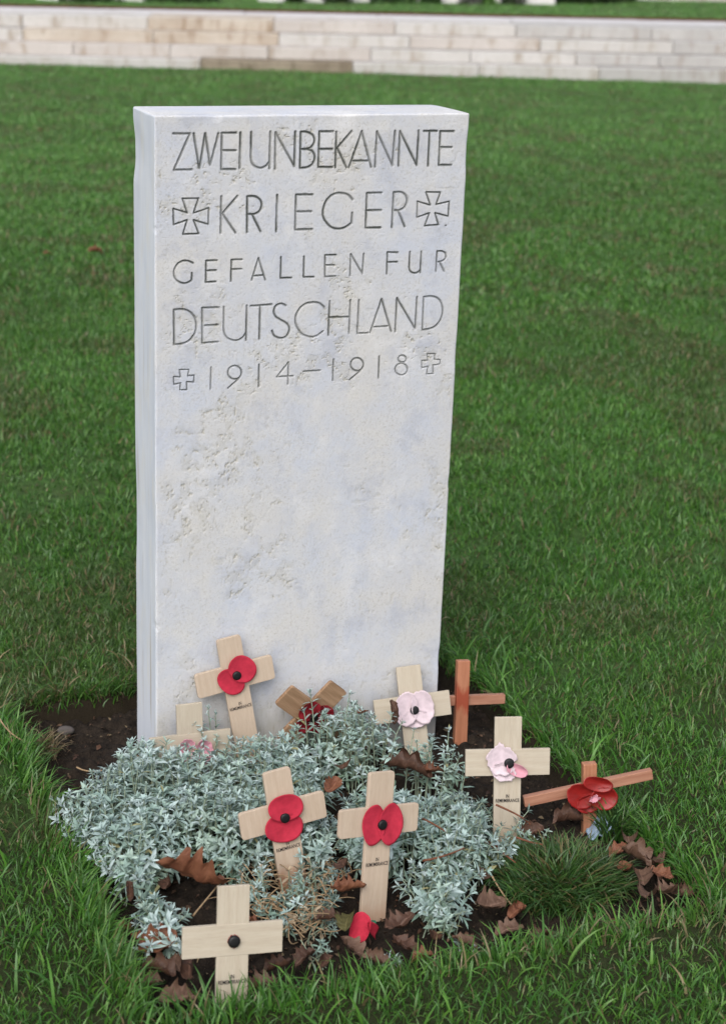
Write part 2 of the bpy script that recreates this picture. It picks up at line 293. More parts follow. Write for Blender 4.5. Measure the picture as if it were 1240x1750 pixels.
# ------------------------------------------------------------------ engraved strokes: x,z pairs on the stone's face, tenths of a millimetre
STROKES = [[-1685,7651,-1496,7649,-1678,7257,-1473,7255],[-1454,7651,-1385,7269,-1320,7650,-1260,7303,-1168,7648],[-963,7654,-1128,7652,-1131,7253,-965,7250],[-1126,7462,-964,7459],[-912,7656,-915,7263],[-786,7657,-786,7615,-786,7573,-786,7531,-785,7492,-785,7454,-786,7418,-786,7385,-783,7356,-778,7333,-771,7315,-761,7300,-748,7287,-731,7276,-710,7267,-688,7261,-668,7258,-650,7261,-632,7267,-617,7275,-602,7284,-591,7294,-581,7305,-573,7316,-564,7328],[-559,7659,-562,7254],[-495,7248,-497,7651,-268,7278],[-263,7656,-265,7272],[-196,7655,-196,7250],[-196,7655,-181,7656,-166,7657,-150,7657,-133,7654,-113,7649,-91,7642,-71,7633,-55,7622,-43,7608,-35,7592,-30,7574,-29,7557,-33,7539,-40,7521,-50,7503,-61,7489,-74,7479,-89,7471,-104,7466,-120,7462,-136,7460,-153,7461,-170,7462,-187,7463],[-120,7462,-100,7456,-79,7450,-60,7444,-45,7433,-34,7419,-25,7402,-20,7383,-19,7364,-22,7345,-29,7324,-39,7305,-51,7288,-66,7276,-84,7267,-103,7260,-122,7255,-140,7252,-159,7251,-178,7250,-196,7250],[198,7655,29,7657,26,7257,196,7253],[32,7460,190,7458],[236,7650,237,7249],[421,7655,245,7464],[252,7471,374,7243],[404,7245,548,7654,679,7247],[451,7319,638,7318],[729,7247,736,7649,941,7271],[961,7652,945,7257],[1023,7253,1024,7649,1249,7266],[1260,7653,1254,7258],[1323,7648,1490,7647],[1398,7645,1399,7246],[1705,7642,1535,7643,1537,7253,1699,7250],[1545,7459,1695,7457],[-1580,6938,-1395,6937,-1451,6774,-1275,6825,-1278,6641,-1451,6696,-1390,6541,-1575,6540,-1525,6698,-1682,6651,-1686,6829,-1525,6779,-1580,6938],[-1127,6949,-1131,6537],[-938,6951,-1113,6758,-955,6535],[-820,6944,-818,6538],[-820,6944,-799,6944,-778,6945,-757,6945,-737,6942,-718,6936,-700,6928,-684,6917,-670,6906,-660,6892,-653,6876,-648,6859,-647,6842,-650,6825,-656,6806,-665,6788,-675,6774,-687,6763,-701,6754,-717,6748,-734,6743,-752,6741,-771,6741,-792,6742,-811,6743],[-759,6737,-656,6542],[-462,6949,-467,6536],[-36,6946,-235,6948,-235,6547,-29,6546],[-225,6754,-45,6752],[463,6875,449,6890,436,6905,422,6919,405,6931,384,6940,361,6947,336,6951,312,6954,289,6955,266,6954,244,6950,222,6942,200,6930,178,6915,158,6896,140,6877,127,6854,116,6829,108,6804,103,6779,99,6755,99,6732,100,6709,106,6687,115,6665,127,6644,142,6625,157,6607,171,6592,186,6579,202,6567,219,6558,237,6551,256,6546,276,6543,296,6542,317,6542,338,6545,359,6550,380,6557,400,6567,420,6579,440,6592,459,6605],[463,6722,459,6605],[824,6946,639,6946,638,6542,826,6539],[645,6745,824,6743],[978,6945,970,6539],[978,6945,1001,6946,1025,6948,1048,6949,1069,6946,1087,6940,1104,6931,1118,6921,1130,6909,1139,6896,1146,6882,1150,6867,1151,6851,1149,6832,1143,6810,1135,6790,1124,6773,1109,6760,1091,6749,1072,6741,1055,6736,1040,6733,1027,6733,1014,6735,1000,6736],[1044,6732,1135,6544],[1388,6941,1577,6934,1526,6791,1696,6823,1694,6648,1519,6692,1573,6550,1392,6545,1447,6694,1288,6645,1286,6833,1455,6785,1388,6941],[1665,6539,1672,6539],[-1454,6209,-1467,6216,-1481,6223,-1495,6230,-1509,6235,-1526,6238,-1543,6240,-1561,6240,-1578,6238,-1595,6232,-1611,6224,-1627,6213,-1640,6200,-1653,6183,-1665,6163,-1674,6142,-1679,6121,-1679,6100,-1676,6078,-1669,6057,-1661,6039,-1650,6025,-1636,6012,-1621,6002,-1606,5994,-1589,5987,-1572,5983,-1554,5982,-1536,5983,-1519,5987,-1503,5995,-1486,6005,-1470,6014],[-1467,6096,-1470,6014],[-1172,6229,-1301,6230,-1303,5983,-1184,5985],[-1300,6116,-1184,6116],[-876,6228,-999,6229,-1004,5984],[-998,6120,-878,6118],[-752,5984,-676,6237,-590,5983],[-724,6031,-612,6036],[-401,6238,-403,5993,-272,5991],[-121,6234,-119,5991,6,5990],[275,6238,142,6240,146,5985,279,5986],[149,6122,263,6118],[462,5980,463,6240,617,6003],[627,6239,617,5999],[1060,6239,928,6244,929,5986],[933,6127,1058,6125],[1217,6239,1217,6213,1216,6188,1216,6162,1216,6137,1216,6111,1216,6084,1216,6059,1219,6038,1224,6022,1231,6010,1240,6001,1249,5994,1260,5988,1273,5984,1286,5981,1299,5981,1310,5982,1322,5986,1332,5990,1341,5996,1348,6002,1354,6009,1359,6017,1364,6025],[1366,6237,1363,5982],[1571,6234,1569,5991],[1571,6234,1587,6234,1603,6235,1618,6234,1633,6232,1647,6227,1660,6221,1672,6214,1681,6205,1687,6193,1690,6180,1691,6167,1689,6154,1684,6144,1676,6134,1666,6125,1655,6117,1642,6112,1626,6109,1610,6107,1594,6104],[1614,6100,1678,5986],[-1678,5681,-1674,5280],[-1678,5681,-1655,5682,-1631,5684,-1607,5685,-1584,5683,-1562,5679,-1540,5674,-1519,5666,-1500,5656,-1482,5643,-1465,5627,-1450,5610,-1437,5591,-1427,5570,-1420,5548,-1415,5524,-1413,5500,-1413,5475,-1415,5448,-1421,5422,-1429,5397,-1441,5375,-1456,5353,-1474,5334,-1492,5318,-1511,5305,-1532,5295,-1553,5287,-1576,5281,-1600,5278,-1624,5277,-1649,5277,-1674,5277],[-1142,5683,-1342,5685,-1339,5274,-1149,5278],[-1310,5478,-1151,5479],[-1085,5687,-1085,5654,-1084,5620,-1084,5586,-1084,5552,-1084,5516,-1085,5479,-1085,5444,-1082,5413,-1078,5389,-1071,5368,-1063,5351,-1053,5335,-1039,5321,-1023,5309,-1006,5300,-988,5292,-970,5287,-952,5284,-934,5284,-916,5285,-899,5290,-882,5297,-866,5307,-852,5317,-841,5329,-831,5342,-823,5357,-814,5371],[-807,5688,-812,5280],[-761,5681,-505,5687],[-646,5683,-649,5285],[-330,5665,-344,5673,-359,5681,-374,5688,-389,5691,-405,5690,-423,5684,-440,5677,-453,5667,-463,5654,-471,5638,-475,5621,-477,5605,-475,5589,-470,5572,-462,5556,-451,5541,-436,5527,-417,5515,-397,5504,-377,5492,-357,5480,-337,5468,-318,5455,-303,5442,-292,5427,-284,5411,-280,5394,-279,5377,-283,5358,-291,5336,-301,5317,-314,5301,-330,5291,-348,5284,-368,5280,-387,5280,-406,5283,-426,5289,-445,5298,-461,5309,-472,5323,-480,5340,-487,5357,-494,5374],[7,5688,-15,5686,-38,5685,-60,5683,-81,5677,-102,5666,-123,5652,-143,5636,-160,5617,-176,5596,-189,5572,-200,5546,-206,5521,-208,5496,-206,5471,-200,5446,-192,5422,-180,5396,-165,5371,-148,5347,-131,5326,-113,5312,-94,5300,-75,5292,-56,5284,-37,5278,-18,5275,0,5272,19,5269],[8,5690,29,5686,50,5683,71,5679,90,5672,106,5662,121,5649,136,5636,150,5623],[20,5272,35,5276,49,5280,64,5284,79,5290,94,5300,110,5311,126,5323,142,5335],[218,5690,213,5283],[479,5692,476,5293],[221,5496,479,5488],[589,5686,582,5283,719,5280],[749,5285,877,5687,1020,5285],[792,5350,968,5353],[1072,5279,1076,5689,1325,5312],[1337,5690,1334,5304],[1426,5686,1428,5285],[1426,5686,1451,5687,1475,5689,1500,5690,1524,5689,1547,5685,1570,5679,1592,5671,1611,5660,1628,5646,1643,5630,1656,5612,1666,5592,1675,5570,1681,5547,1685,5522,1686,5497,1685,5472,1681,5445,1674,5420,1665,5396,1652,5374,1635,5353,1617,5335,1598,5319,1580,5308,1562,5300,1542,5295,1522,5290,1499,5286,1476,5284,1452,5282,1428,5280],[-1613,4976,-1500,4971,-1511,4896,-1436,4899,-1440,4817,-1525,4827,-1522,4731,-1606,4737,-1599,4818,-1678,4805,-1681,4900,-1599,4888,-1613,4976],[-1232,4980,-1236,4719],[-860,4896,-864,4871,-876,4849,-894,4832,-917,4822,-943,4820,-969,4826,-993,4839,-1011,4858,-1024,4881,-1028,4906,-1024,4931,-1012,4953,-994,4969,-971,4979,-945,4982,-919,4976,-896,4963,-877,4944,-865,4921,-860,4896],[-863,4872,-873,4857,-882,4843,-893,4828,-910,4811,-934,4790,-963,4767,-994,4742,-1024,4719],[-647,4979,-646,4712],[-281,4716,-280,4982,-421,4815,-221,4812],[-89,4858,122,4858],[289,4983,286,4727],[676,4898,673,4874,662,4852,644,4836,621,4826,596,4824,570,4829,547,4842,528,4861,515,4883,510,4908,514,4932,524,4953,542,4970,565,4979,590,4982,616,4976,639,4964,658,4945,671,4922,676,4898],[673,4880,665,4865,657,4852,648,4837,631,4819,605,4797,573,4772,538,4746,505,4720],[876,4986,878,4718],[1231,4932,1229,4919,1223,4908,1212,4899,1197,4894,1181,4893,1165,4896,1151,4903,1139,4913,1131,4925,1128,4939,1129,4952,1136,4963,1147,4972,1161,4977,1177,4978,1194,4975,1208,4968,1220,4958,1228,4946,1231,4932],[1256,4802,1253,4780,1242,4761,1225,4746,1203,4737,1178,4735,1152,4740,1129,4752,1110,4769,1098,4790,1093,4812,1096,4834,1107,4854,1124,4869,1146,4877,1171,4879,1196,4874,1219,4863,1238,4846,1250,4825,1256,4802],[1511,4978,1612,4975,1610,4902,1688,4894,1686,4840,1592,4830,1606,4726,1513,4727,1527,4819,1446,4809,1441,4901,1523,4896,1511,4978]]

# ------------------------------------------------------------------ lawn floor with the sunken bed
BX0, BX1, BY0, BY1 = -0.335, 0.287, -0.512, 0.205
def bed_d(x, y):
    d = np.minimum(np.minimum(x - BX0, BX1 - x), np.minimum(y - BY0, BY1 - y))
    return d + .022 * (fbm(x, y, 14, 3, 4) - .5) + .012 * (fbm(x, y, 45, 2, 6) - .5)
SO = np.array([1.465, 9.575]); SE = np.array([.9354, -.3536]); SN = np.array([.3536, .9354])
def st_co(x, y): return (x - SO[0]) * SE[0] + (y - SO[1]) * SE[1], (x - SO[0]) * SN[0] + (y - SO[1]) * SN[1]
def gz(x, y):
    t, n = st_co(x, y)
    z = .014 * (fbm(x, y, 1.1, 3, 1) - .5) + .010 * (fbm(x, y, 7, 3, 2) - .5)
    z = z + np.clip(.001 + .007 * t, -.03, .08) * np.clip(y / 9, 0, 1)
    return z - .034 * sst(-.004, .016, bed_d(x, y))

def axis(lo, hi, step, far):
    a = list(np.arange(lo, hi + 1e-6, step)); s = step
    up = []; v = hi
    while v < far: s *= 1.16; v += s; up.append(v)
    s = step; dn = []; v = lo
    while v > -far: s *= 1.16; v -= s; dn.append(v)
    return np.array(dn[::-1] + a + up)
gx = axis(-.55, .5, .008, 60); gy = axis(-.75, .4, .008, 60)
X, Y = np.meshgrid(gx, gy)
V = np.stack([X, Y, gz(X, Y)], -1).reshape(-1, 3)
o = link("lawn", np_mesh("lawn", V, [grid_faces(len(gy), len(gx))], fl={"bare": np.maximum(sst(-.035, -.006, bed_d(X, Y)), .75 * sst(.3, -.35, Y)).ravel()}), M['ground']); tag(o, kind="structure")  # bare rim at the bed; nearer turf darkened to paint shade between blades

sx = np.arange(BX0 - .015, BX1 + .016, .0035); sy = np.arange(BY0 - .015, BY1 + .016, .0035)
X, Y = np.meshgrid(sx, sy)
SZ = lambda x, y: -.024 + .026 * (fbm(x, y, 16, 3, 11) - .5) + .012 * (fbm(x, y, 60, 3, 12) - .5) - .03 * sst(.012, -.012, bed_d(x, y))
Zs = SZ(X, Y) + .009 * (vn(X, Y, 160, 13) - .5) + .010 * (fbm(X, Y, 70, 3, 14) - .5)
o = link("soil", np_mesh("soil", np.stack([X, Y, Zs], -1).reshape(-1, 3), [grid_faces(len(sy), len(sx))]), M['soil']); tag(o, kind="structure")

# ------------------------------------------------------------------ the gravestone
HW, HT, HTOP, HBOT = .19, .0915, .785, -.07
def stone_round(P):
    rad = .0022 + .0020 * np.clip(vn(P[:, 0] + P[:, 1] * 3, P[:, 2], 30, 3) - .45, 0, 1) + .010 * sst(.012, .0, np.abs(P[:, 0] - HW) + np.abs(P[:, 2] - HTOP) * .6 + (HT - P[:, 1]) * .15)
    rad = rad[:, None]
    lo = np.array([-HW, 0, HBOT - .1]) + rad; hi = np.array([HW, HT, HTOP]) - rad
    q = np.clip(P, lo, hi); d = P - q; L = np.linalg.norm(d, axis=1, keepdims=True)
    out = np.where(L > 1e-9, q + d / np.maximum(L, 1e-9) * np.minimum(L, rad), P)
    for (cx, cy, cz, r, dep) in ((-.19, .0915, .737, .040, .0024), (-.19, .0, .66, .006, .0007), (.19, 0, .50, .03, .0005), (.19, 0, .09, .02, .0007), (-.19, .0915, .30, .09, .0012), (-.19, 0, .18, .008, .0009), (.19, 0, .74, .03, .0010), (-.12, 0, .785, .010, .001), (.03, 0, .785, .02, .0008), (.19, .0, .33, .012, .0007)):
        c = np.array([cx, cy, cz]); D = np.linalg.norm((P - c) * np.array([1, .6, 1]), axis=1)
        f = dep * sst(r, r * .2, D)[:, None]
        out = out + f * np.array([-np.sign(cx) if abs(cx) > .18 else 0, 1 if cy == 0 else -1, -1 if cz == HTOP else 0]) * .8
    return out
zr = np.concatenate([np.arange(HTOP, .462, -.0006), np.arange(.462, .05, -.0013), np.linspace(.05, HBOT, 14)])
xc = np.concatenate([[-HW, -HW + .0004], np.arange(-HW + .001, HW - .0009, .0006), [HW - .0004, HW]])
dist = np.full((len(zr), len(xc)), 9.0, np.float32)         # distance to stroke / half width of stroke
for st in STROKES:
    p = np.array(st, float).reshape(-1, 2) * 1e-4
    zc = p[:, 1].mean(); closed = len(p) > 8 and np.hypot(*(p[0] - p[-1])) < 1e-5
    hw = .00178 if zc > .64 else (.00142 if zc > .60 else (.00160 if zc > .54 else .00138))
    if closed and len(p) == 13: hw = .00125 if zc > .6 else .00105
    if len(p) == 2 and np.hypot(*(p[0] - p[1])) < .001: hw = .0012
    for a, b in zip(p[:-1], p[1:]):
        lo = np.minimum(a, b) - .003; hi = np.maximum(a, b) + .003
        c0, c1 = np.searchsorted(xc, [lo[0], hi[0]]); r0, r1 = np.searchsorted(-zr, [-hi[1], -lo[1]])
        gx_, gz_ = np.meshgrid(xc[c0:c1], zr[r0:r1]); d = b - a; L2 = max(d @ d, 1e-12)
        t = np.clip(((gx_ - a[0]) * d[0] + (gz_ - a[1]) * d[1]) / L2, 0, 1)
        dd = np.hypot(gx_ - a[0] - t * d[0], gz_ - a[1] - t * d[1])
        dd = dd * (1 + .25 * (vn(gx_, gz_, 300, 5) - .5))
        dist[r0:r1, c0:c1] = np.minimum(dist[r0:r1, c0:c1], dd / hw)
XF, ZF = np.meshgrid(xc, zr)
rough = sst(.50, .66, fbm(XF, ZF, 17, 4, 21)) * sst(.45, .62, fbm(XF, ZF, 90, 3, 22))
edge = np.minimum(np.minimum(XF + HW, HW - XF), HTOP - ZF); em = sst(.002, .008, edge)
pits = sst(.62, .78, fbm(XF, ZF, 420, 2, 23)) * (.25 + rough) + .35 * sst(.82, .90, vn(XF, ZF, 170, 29)) * sst(.5, .7, fbm(XF, ZF, 20, 2, 28))
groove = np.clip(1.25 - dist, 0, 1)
disp = .0021 * np.clip(1 - dist, 0, 1) + em * (.0006 * pits + .0004 * rough * fbm(XF, ZF, 300, 2, 24) + .0006 * (fbm(XF, ZF, 11, 3, 25) - .5))
faint = .72 + .28 * sst(.3, .6, fbm(XF, ZF, 30, 2, 27))
faint = faint * np.where(ZF < .58, .92, 1) * np.where(ZF < .53, .92, 1)
P = stone_round(np.stack([XF, 0 * XF, ZF], -1).reshape(-1, 3)); P[:, 1] += disp.ravel()
n_f = len(P); Vs = [P]; Fq = [grid_faces(len(zr), len(xc), 0, True)]; off = n_f
yd = np.concatenate([[0, .0005, .001, .0017, .0026, .004, .006, .009], np.linspace(.013, HT - .013, 14), HT - np.array([.009, .006, .004, .0026, .0017, .001, .0005, 0])])
def panel(A, B, C, nr, nc, flip, f=None):
    global off
    Q = stone_round(np.stack([A, B, C], -1).reshape(-1, 3))
    if f is not None: Q += f
    Vs.append(Q); Fq.append(grid_faces(nr, nc, off, flip)); off += len(Q)
Yd, Zd = np.meshgrid(yd, zr); wv = .0006 * (fbm(Yd, Zd, 30, 3, 31) - .5) * sst(0, .01, np.minimum(Yd, HT - Yd)) * sst(0, .01, HTOP - Zd)
panel(-HW + 0 * Yd, Yd, Zd, len(zr), len(yd), False, np.stack([wv.ravel(), 0 * wv.ravel(), 0 * wv.ravel()], -1))
n_side0 = len(Fq[0]); n_left = len(Fq[1])
panel(HW + 0 * Yd, Yd, Zd, len(zr), len(yd), True)
Xt, Yt = np.meshgrid(xc, yd); wt = .0014 * (fbm(Xt, Yt, 25, 3, 33) - .5) * sst(0, .01, np.minimum(np.minimum(Yt, HT - Yt), np.minimum(Xt + HW, HW - Xt)))
panel(Xt, Yt, HTOP + 0 * Xt, len(yd), len(xc), True, np.stack([0 * wt.ravel(), 0 * wt.ravel(), wt.ravel()], -1))
xb = xc[::6] if (len(xc) - 1) % 6 == 0 else np.append(xc[::6], xc[-1]); zb = np.append(zr[::8], zr[-1])
Xb, Zb = np.meshgrid(xb, zb); panel(Xb, HT + 0 * Xb, Zb, len(zb), len(xb), False)
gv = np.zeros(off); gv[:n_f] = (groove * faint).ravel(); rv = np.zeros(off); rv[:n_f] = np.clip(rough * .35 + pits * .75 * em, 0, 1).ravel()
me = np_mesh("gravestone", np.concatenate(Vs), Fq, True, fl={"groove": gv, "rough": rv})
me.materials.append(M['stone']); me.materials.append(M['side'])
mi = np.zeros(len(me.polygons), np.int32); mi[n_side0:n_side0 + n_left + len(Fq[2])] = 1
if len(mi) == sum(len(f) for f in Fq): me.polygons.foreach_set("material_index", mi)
o = link("gravestone", me); tag(o, "tall pale gravestone with five lines of engraved German lettering, standing in the planted bed", "gravestone")
del XF, ZF, dist, pits, rough, groove, disp, faint, P, Vs

# ------------------------------------------------------------------ stepped stone terrace at the back
def zt(t): return .015 * np.clip(t, -6, 12)
def box_tn(t0, t1, n0, n1, z0, z1, bev=.006):
    bm = bmesh.new()
    def q(t, n, z):
        p = SO + SE * t + SN * n; return bm.verts.new((p[0], p[1], z + zt(t)))
    v = [q(t, n, z) for z in (z0, z1) for (t, n) in ((t0, n0), (t1, n0), (t1, n1), (t0, n1))]
    for f in ((3, 2, 1, 0), (4, 5, 6, 7), (0, 1, 5, 4), (1, 2, 6, 5), (2, 3, 7, 6), (3, 0, 4, 7)): bm.faces.new([v[i] for i in f])
    if bev: bmesh.ops.bevel(bm, geom=list(bm.edges), offset=bev, segments=2, affect='EDGES', profile=.6)
    bmesh.ops.recalc_face_normals(bm, faces=bm.faces)
    me = bpy.data.meshes.new("slab"); bm.to_mesh(me); bm.free(); return me
steps = empty("stone_steps", (SO[0], SO[1], 0)); tag(steps, "low flight of pale stone steps running across the back of the lawn", "steps")
def child_at(name, me, mat, parent):           # vertices are in world space: shift to the parent's frame
    o = link(name, me, mat, parent); me.transform(Matrix.Translation((-SO[0], -SO[1], 0))); return o
PX = 4.72 / 1240
COURSES = [  # height of top, joints, tints
    (-.06, .047, [-1300, -900, -420, -60, 335, 592, 805, 1010, 1290, 1600, 2000, 2500], ['grey', 'cream', 'grey', 'cream', 'dark', 'cream', 'cream', 'grey', 'grey', 'cream', 'grey']),
    (.049, .121, [-1300, -800, -380, -60, 118, 282, 448, 622, 793, 973, 1117, 1330, 1700, 2100, 2500], ['beige', 'cream', 'grey', 'beige', 'beige', 'beige', 'beige', 'cream', 'cream', 'grey', 'grey', 'beige', 'cream', 'grey']),
    (.123, .198, [-1300, -700, -300, 28, 250, 465, 690, 915, 1145, 1380, 1750, 2150, 2500], ['cream', 'grey', 'cream', 'brown', 'brown', 'cream', 'beige', 'cream', 'grey', 'grey', 'beige', 'cream']),
    (.200, .277, [-1300, -850, -400, 22, 237, 455, 665, 875, 1112, 1350, 1720, 2100, 2500], ['grey', 'beige', 'cream', 'cream', 'brown', 'beige', 'cream', 'grey', 'grey', 'beige', 'grey', 'cream'])]
rs = random.Random(3)
for k, (z0, z1, js, tn) in enumerate(COURSES):
    st = empty("step", (0, 0, 0), parent=steps)
    for a, b, t in zip(js[:-1], js[1:], tn):
        dn = rs.uniform(-.006, .006)
        child_at("slab", box_tn(a * PX + .0018, b * PX - .0018, .135 * k + dn, .135 * k + .5 + dn, z0, z1 + rs.uniform(-.002, .002)), M['slab_' + t], st)
pv = empty("paving", (0, 0, 0), parent=steps)
pj = np.arange(-5, 10, .93)
for a, b in zip(pj[:-1], pj[1:]):
    child_at("paving_slab", box_tn(a + .003, b - .003, .135 * 3 + .51, 1.33, .18, .276 + rs.uniform(-.002, .002)), M['paving'], pv)
# upper lawn behind the paving, with the bare earth edge
tt = np.linspace(-14, 24, 120); nn = np.concatenate([np.linspace(1.36, 5, 60), np.linspace(5.3, 60, 24)])
T, N = np.meshgrid(tt, nn); XY = SO + T[..., None] * SE + N[..., None] * SN
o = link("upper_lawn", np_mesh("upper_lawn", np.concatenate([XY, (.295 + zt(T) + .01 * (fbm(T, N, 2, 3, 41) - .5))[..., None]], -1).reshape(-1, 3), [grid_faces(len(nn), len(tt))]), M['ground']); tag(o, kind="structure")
o = link("earth_edge", box_tn(-5, 10, 1.332, 1.37, .2, .292, .003), m_plain("bare_earth", (.11, .055, .035), .95, .1, .4, 30, .004)); tag(o, kind="structure")

# gravestones, planting and kerb on the upper lawn
def on_up(x, y): t, n = st_co(x, y); return .29 + zt(t)
def white_stone(x, y, rz, wd, label):
    bm = bmesh.new(); prof = [(-wd / 2, -.1), (wd / 2, -.1), (wd / 2, .76)] + [(wd / 2 * math.cos(a) * .999, .76 + .05 * math.sin(a)) for a in np.linspace(0, math.pi, 13)[1:-1]] + [(-wd / 2, .76)]
    f = bm.faces.new([bm.verts.new((a, 0, b)) for a, b in prof]); r = bmesh.ops.extrude_face_region(bm, geom=[f])
    bmesh.ops.translate(bm, vec=(0, .08, 0), verts=[v for v in r['geom'] if isinstance(v, bmesh.types.BMVert)])
    bmesh.ops.recalc_face_normals(bm, faces=bm.faces); bmesh.ops.bevel(bm, geom=[e for e in bm.edges if e.calc_face_angle(0) > .6], offset=.006, segments=2, affect='EDGES')
    me = bpy.data.meshes.new("white_gravestone"); bm.to_mesh(me); bm.free()
    o = link("white_gravestone", me, M['white_stone']); o.location = (x, y, on_up(x, y)); o.rotation_euler = (0, 0, rz)
    tag(o, label, "gravestone", "white gravestones at the far edge")
for x, y, rz, wd, lb in ((3.86, 11.20, -.95, .26, "white gravestone foot at the far edge, left end of its row"), (4.15, 11.16, -1.0, .26, "white gravestone foot at the far edge, between two dark plants left of centre"),
                         (4.60, 11.17, -.9, .26, "white gravestone foot partly hidden by small green bushes at top centre"), (4.93, 11.20, -1.05, .26, "narrow white gravestone foot between two green bushes at the far edge"),
                         (5.26, 11.05, -.62, .30, "bright white gravestone foot right of the small bushes, clear of plants"), (5.62, 11.22, -.6, .36, "white gravestone foot standing behind grey and bright green plants"),
                         (5.98, 10.95, -.5, .33, "broad white gravestone foot beside the long dark hedge"), (2.2, 11.35, -.9, .3, "white gravestone glimpsed at the top left above the steps"), (2.75, 11.32, -.9, .3, "white gravestone at the top edge behind low dark plants")):
    white_stone(x, y, rz, wd, lb)
def bush(name, x, y, rx, ry, h, n, cols, label, cat, group=None, ls=.03, seed=0):
    r = np.random.default_rng(seed + 200); th = r.random(n) * 2 * np.pi; u = np.sqrt(r.random(n)); hz = r.random(n)
    lump = .75 + .5 * vn(np.cos(th) * 2 + 5, np.sin(th) * 2 + hz * 2, 1.3, seed)
    c = np.stack([rx * u * np.cos(th) * lump * np.sqrt(1.02 - hz ** 2 * .8), ry * u * np.sin(th) * lump * np.sqrt(1.02 - hz ** 2 * .8), h * hz * lump], -1)
    d1 = r.normal(size=(n, 3)); d1 /= np.linalg.norm(d1, axis=1, keepdims=True); d2 = np.cross(d1, r.normal(size=(n, 3))); d2 /= np.linalg.norm(d2, axis=1, keepdims=True)
    L = ls * (.6 + .8 * r.random((n, 1)))
    V = np.stack([c - d1 * L * .5, c + d2 * L * .22, c + d1 * L * .5, c - d2 * L * .22], 1).reshape(-1, 3)
    tc = np.array(cols)[r.integers(0, len(cols), n)] * (.7 + .6 * r.random((n, 1)))
    root = empty(name, (x, y, on_up(x, y))); tag(root, label, cat, group)
    link("foliage", np_mesh("foliage", V, [np.arange(4 * n).reshape(-1, 4)], False, np.repeat(tc, 4, 0)), M['foliage'], root)
    bm = bmesh.new()
    for i in range(5):
        a = r.random() * 6.28; rr = bmesh.ops.create_cone(bm, segments=6, radius1=.008, radius2=.003, depth=h * .8)
        bmesh.ops.translate(bm, vec=(math.cos(a) * rx * .4, math.sin(a) * ry * .4, h * .38), verts=rr['verts'])
    me = bpy.data.meshes.new("stems"); bm.to_mesh(me); bm.free(); link("stems", me, M['bark'], root)["kind"] = "stuff"
DG = [(.018, .035, .012), (.03, .05, .018)]; GR = [(.03, .07, .02), (.05, .10, .025)]; BG = [(.07, .16, .03), (.10, .20, .04)]; GY = [(.10, .11, .09), (.06, .07, .05), (.13, .13, .12)]
PL = "low plants between the far gravestones"
for i, (x, y, rx, h, cl, lb) in enumerate(((4.00, 11.12, .085, .25, DG, "dark green plant between the first two white gravestones on the far left"), (4.34, 11.10, .15, .25, DG, "wide dark plant with brown stems at the far edge left of centre"),
        (4.72, 11.06, .10, .22, GR, "green bush right of the half hidden white gravestone foot"), (4.93, 11.08, .085, .18, GR, "small rounded green bush between two narrow white stone feet"),
        (5.12, 11.02, .085, .2, GR, "dark green bush just left of the clear bright white gravestone"), (5.42, 10.95, .10, .2, GY, "grey dry plant just right of the clear bright white gravestone"),
        (5.55, 10.92, .065, .2, BG, "bright yellow green plant standing right of the grey dry plant"), (5.78, 10.92, .10, .2, GY + DG, "dark mixed plant left of the broad white gravestone foot"),
        (2.45, 11.2, .25, .14, DG, "low dark plant at the upper left edge above the steps"), (3.2, 11.2, .3, .16, DG + GR, "low dark green plant at the top, left of the white stone row"))):
    bush("low_plant", x, y, rx, rx * .8, h, 700, cl, lb, "plant", PL, .05, i)
bush("hedge_bush", 6.52, 11.15, .28, .22, .42, 3500, DG, "large dark hedge bush left of the low stone kerb, its nearer half", "bush", "dark hedge bushes", .05, 31)
bush("hedge_bush", 6.92, 11.42, .24, .2, .40, 2500, DG, "dark hedge bush touching the left end of the low stone kerb", "bush", "dark hedge bushes", .05, 32)
bush("hedge_bush", 8.25, 11.25, .2, .18, .40, 2000, DG, "dark bush at the right end of the low stone kerb", "bush", "dark hedge bushes", .05, 33)
kerb = empty("stone_kerb", (7.27, 11.61, on_up(7.27, 11.61))); tag(kerb, "low pale stone kerb of three blocks beyond the upper lawn", "kerb")
kd = np.array([.78, -.21]); kd /= np.linalg.norm(kd); ka = math.atan2(kd[1], kd[0])
for i, (a, b) in enumerate(((-.03, .30), (.305, .62), (.625, .93))):
    bm = bmesh.new(); bmesh.ops.create_cube(bm, size=1); bmesh.ops.scale(bm, vec=(b - a, 1.2, .16), verts=bm.verts); bmesh.ops.bevel(bm, geom=list(bm.edges), offset=.008, segments=2, affect='EDGES')
    bmesh.ops.translate(bm, vec=((a + b) / 2, .62, -.03), verts=bm.verts); bmesh.ops.rotate(bm, matrix=Matrix.Rotation(ka, 3, 'Z'), verts=bm.verts)
    me = bpy.data.meshes.new("block"); bm.to_mesh(me); bm.free(); link("block", me, M['slab_beige' if i else 'slab_cream'], kerb)

# ------------------------------------------------------------------ wooden remembrance crosses
def outline_mesh(name, poly, th, bev=.0012, segs=2, y0=0.0, round_=0):
    bm = bmesh.new(); vs = [bm.verts.new((a, y0, b)) for a, b in poly]; f = bm.faces.new(vs)
    if f.normal.y > 0: f.normal_flip()
    r = bmesh.ops.extrude_face_region(bm, geom=[f]); bmesh.ops.translate(bm, vec=(0, th, 0), verts=[v for v in r['geom'] if isinstance(v, bmesh.types.BMVert)])
    bmesh.ops.recalc_face_normals(bm, faces=bm.faces)
    if bev: bmesh.ops.bevel(bm, geom=list(bm.edges), offset=bev, segments=segs, affect='EDGES', profile=.6)
    me = bpy.data.meshes.new(name); bm.to_mesh(me); bm.free(); return me

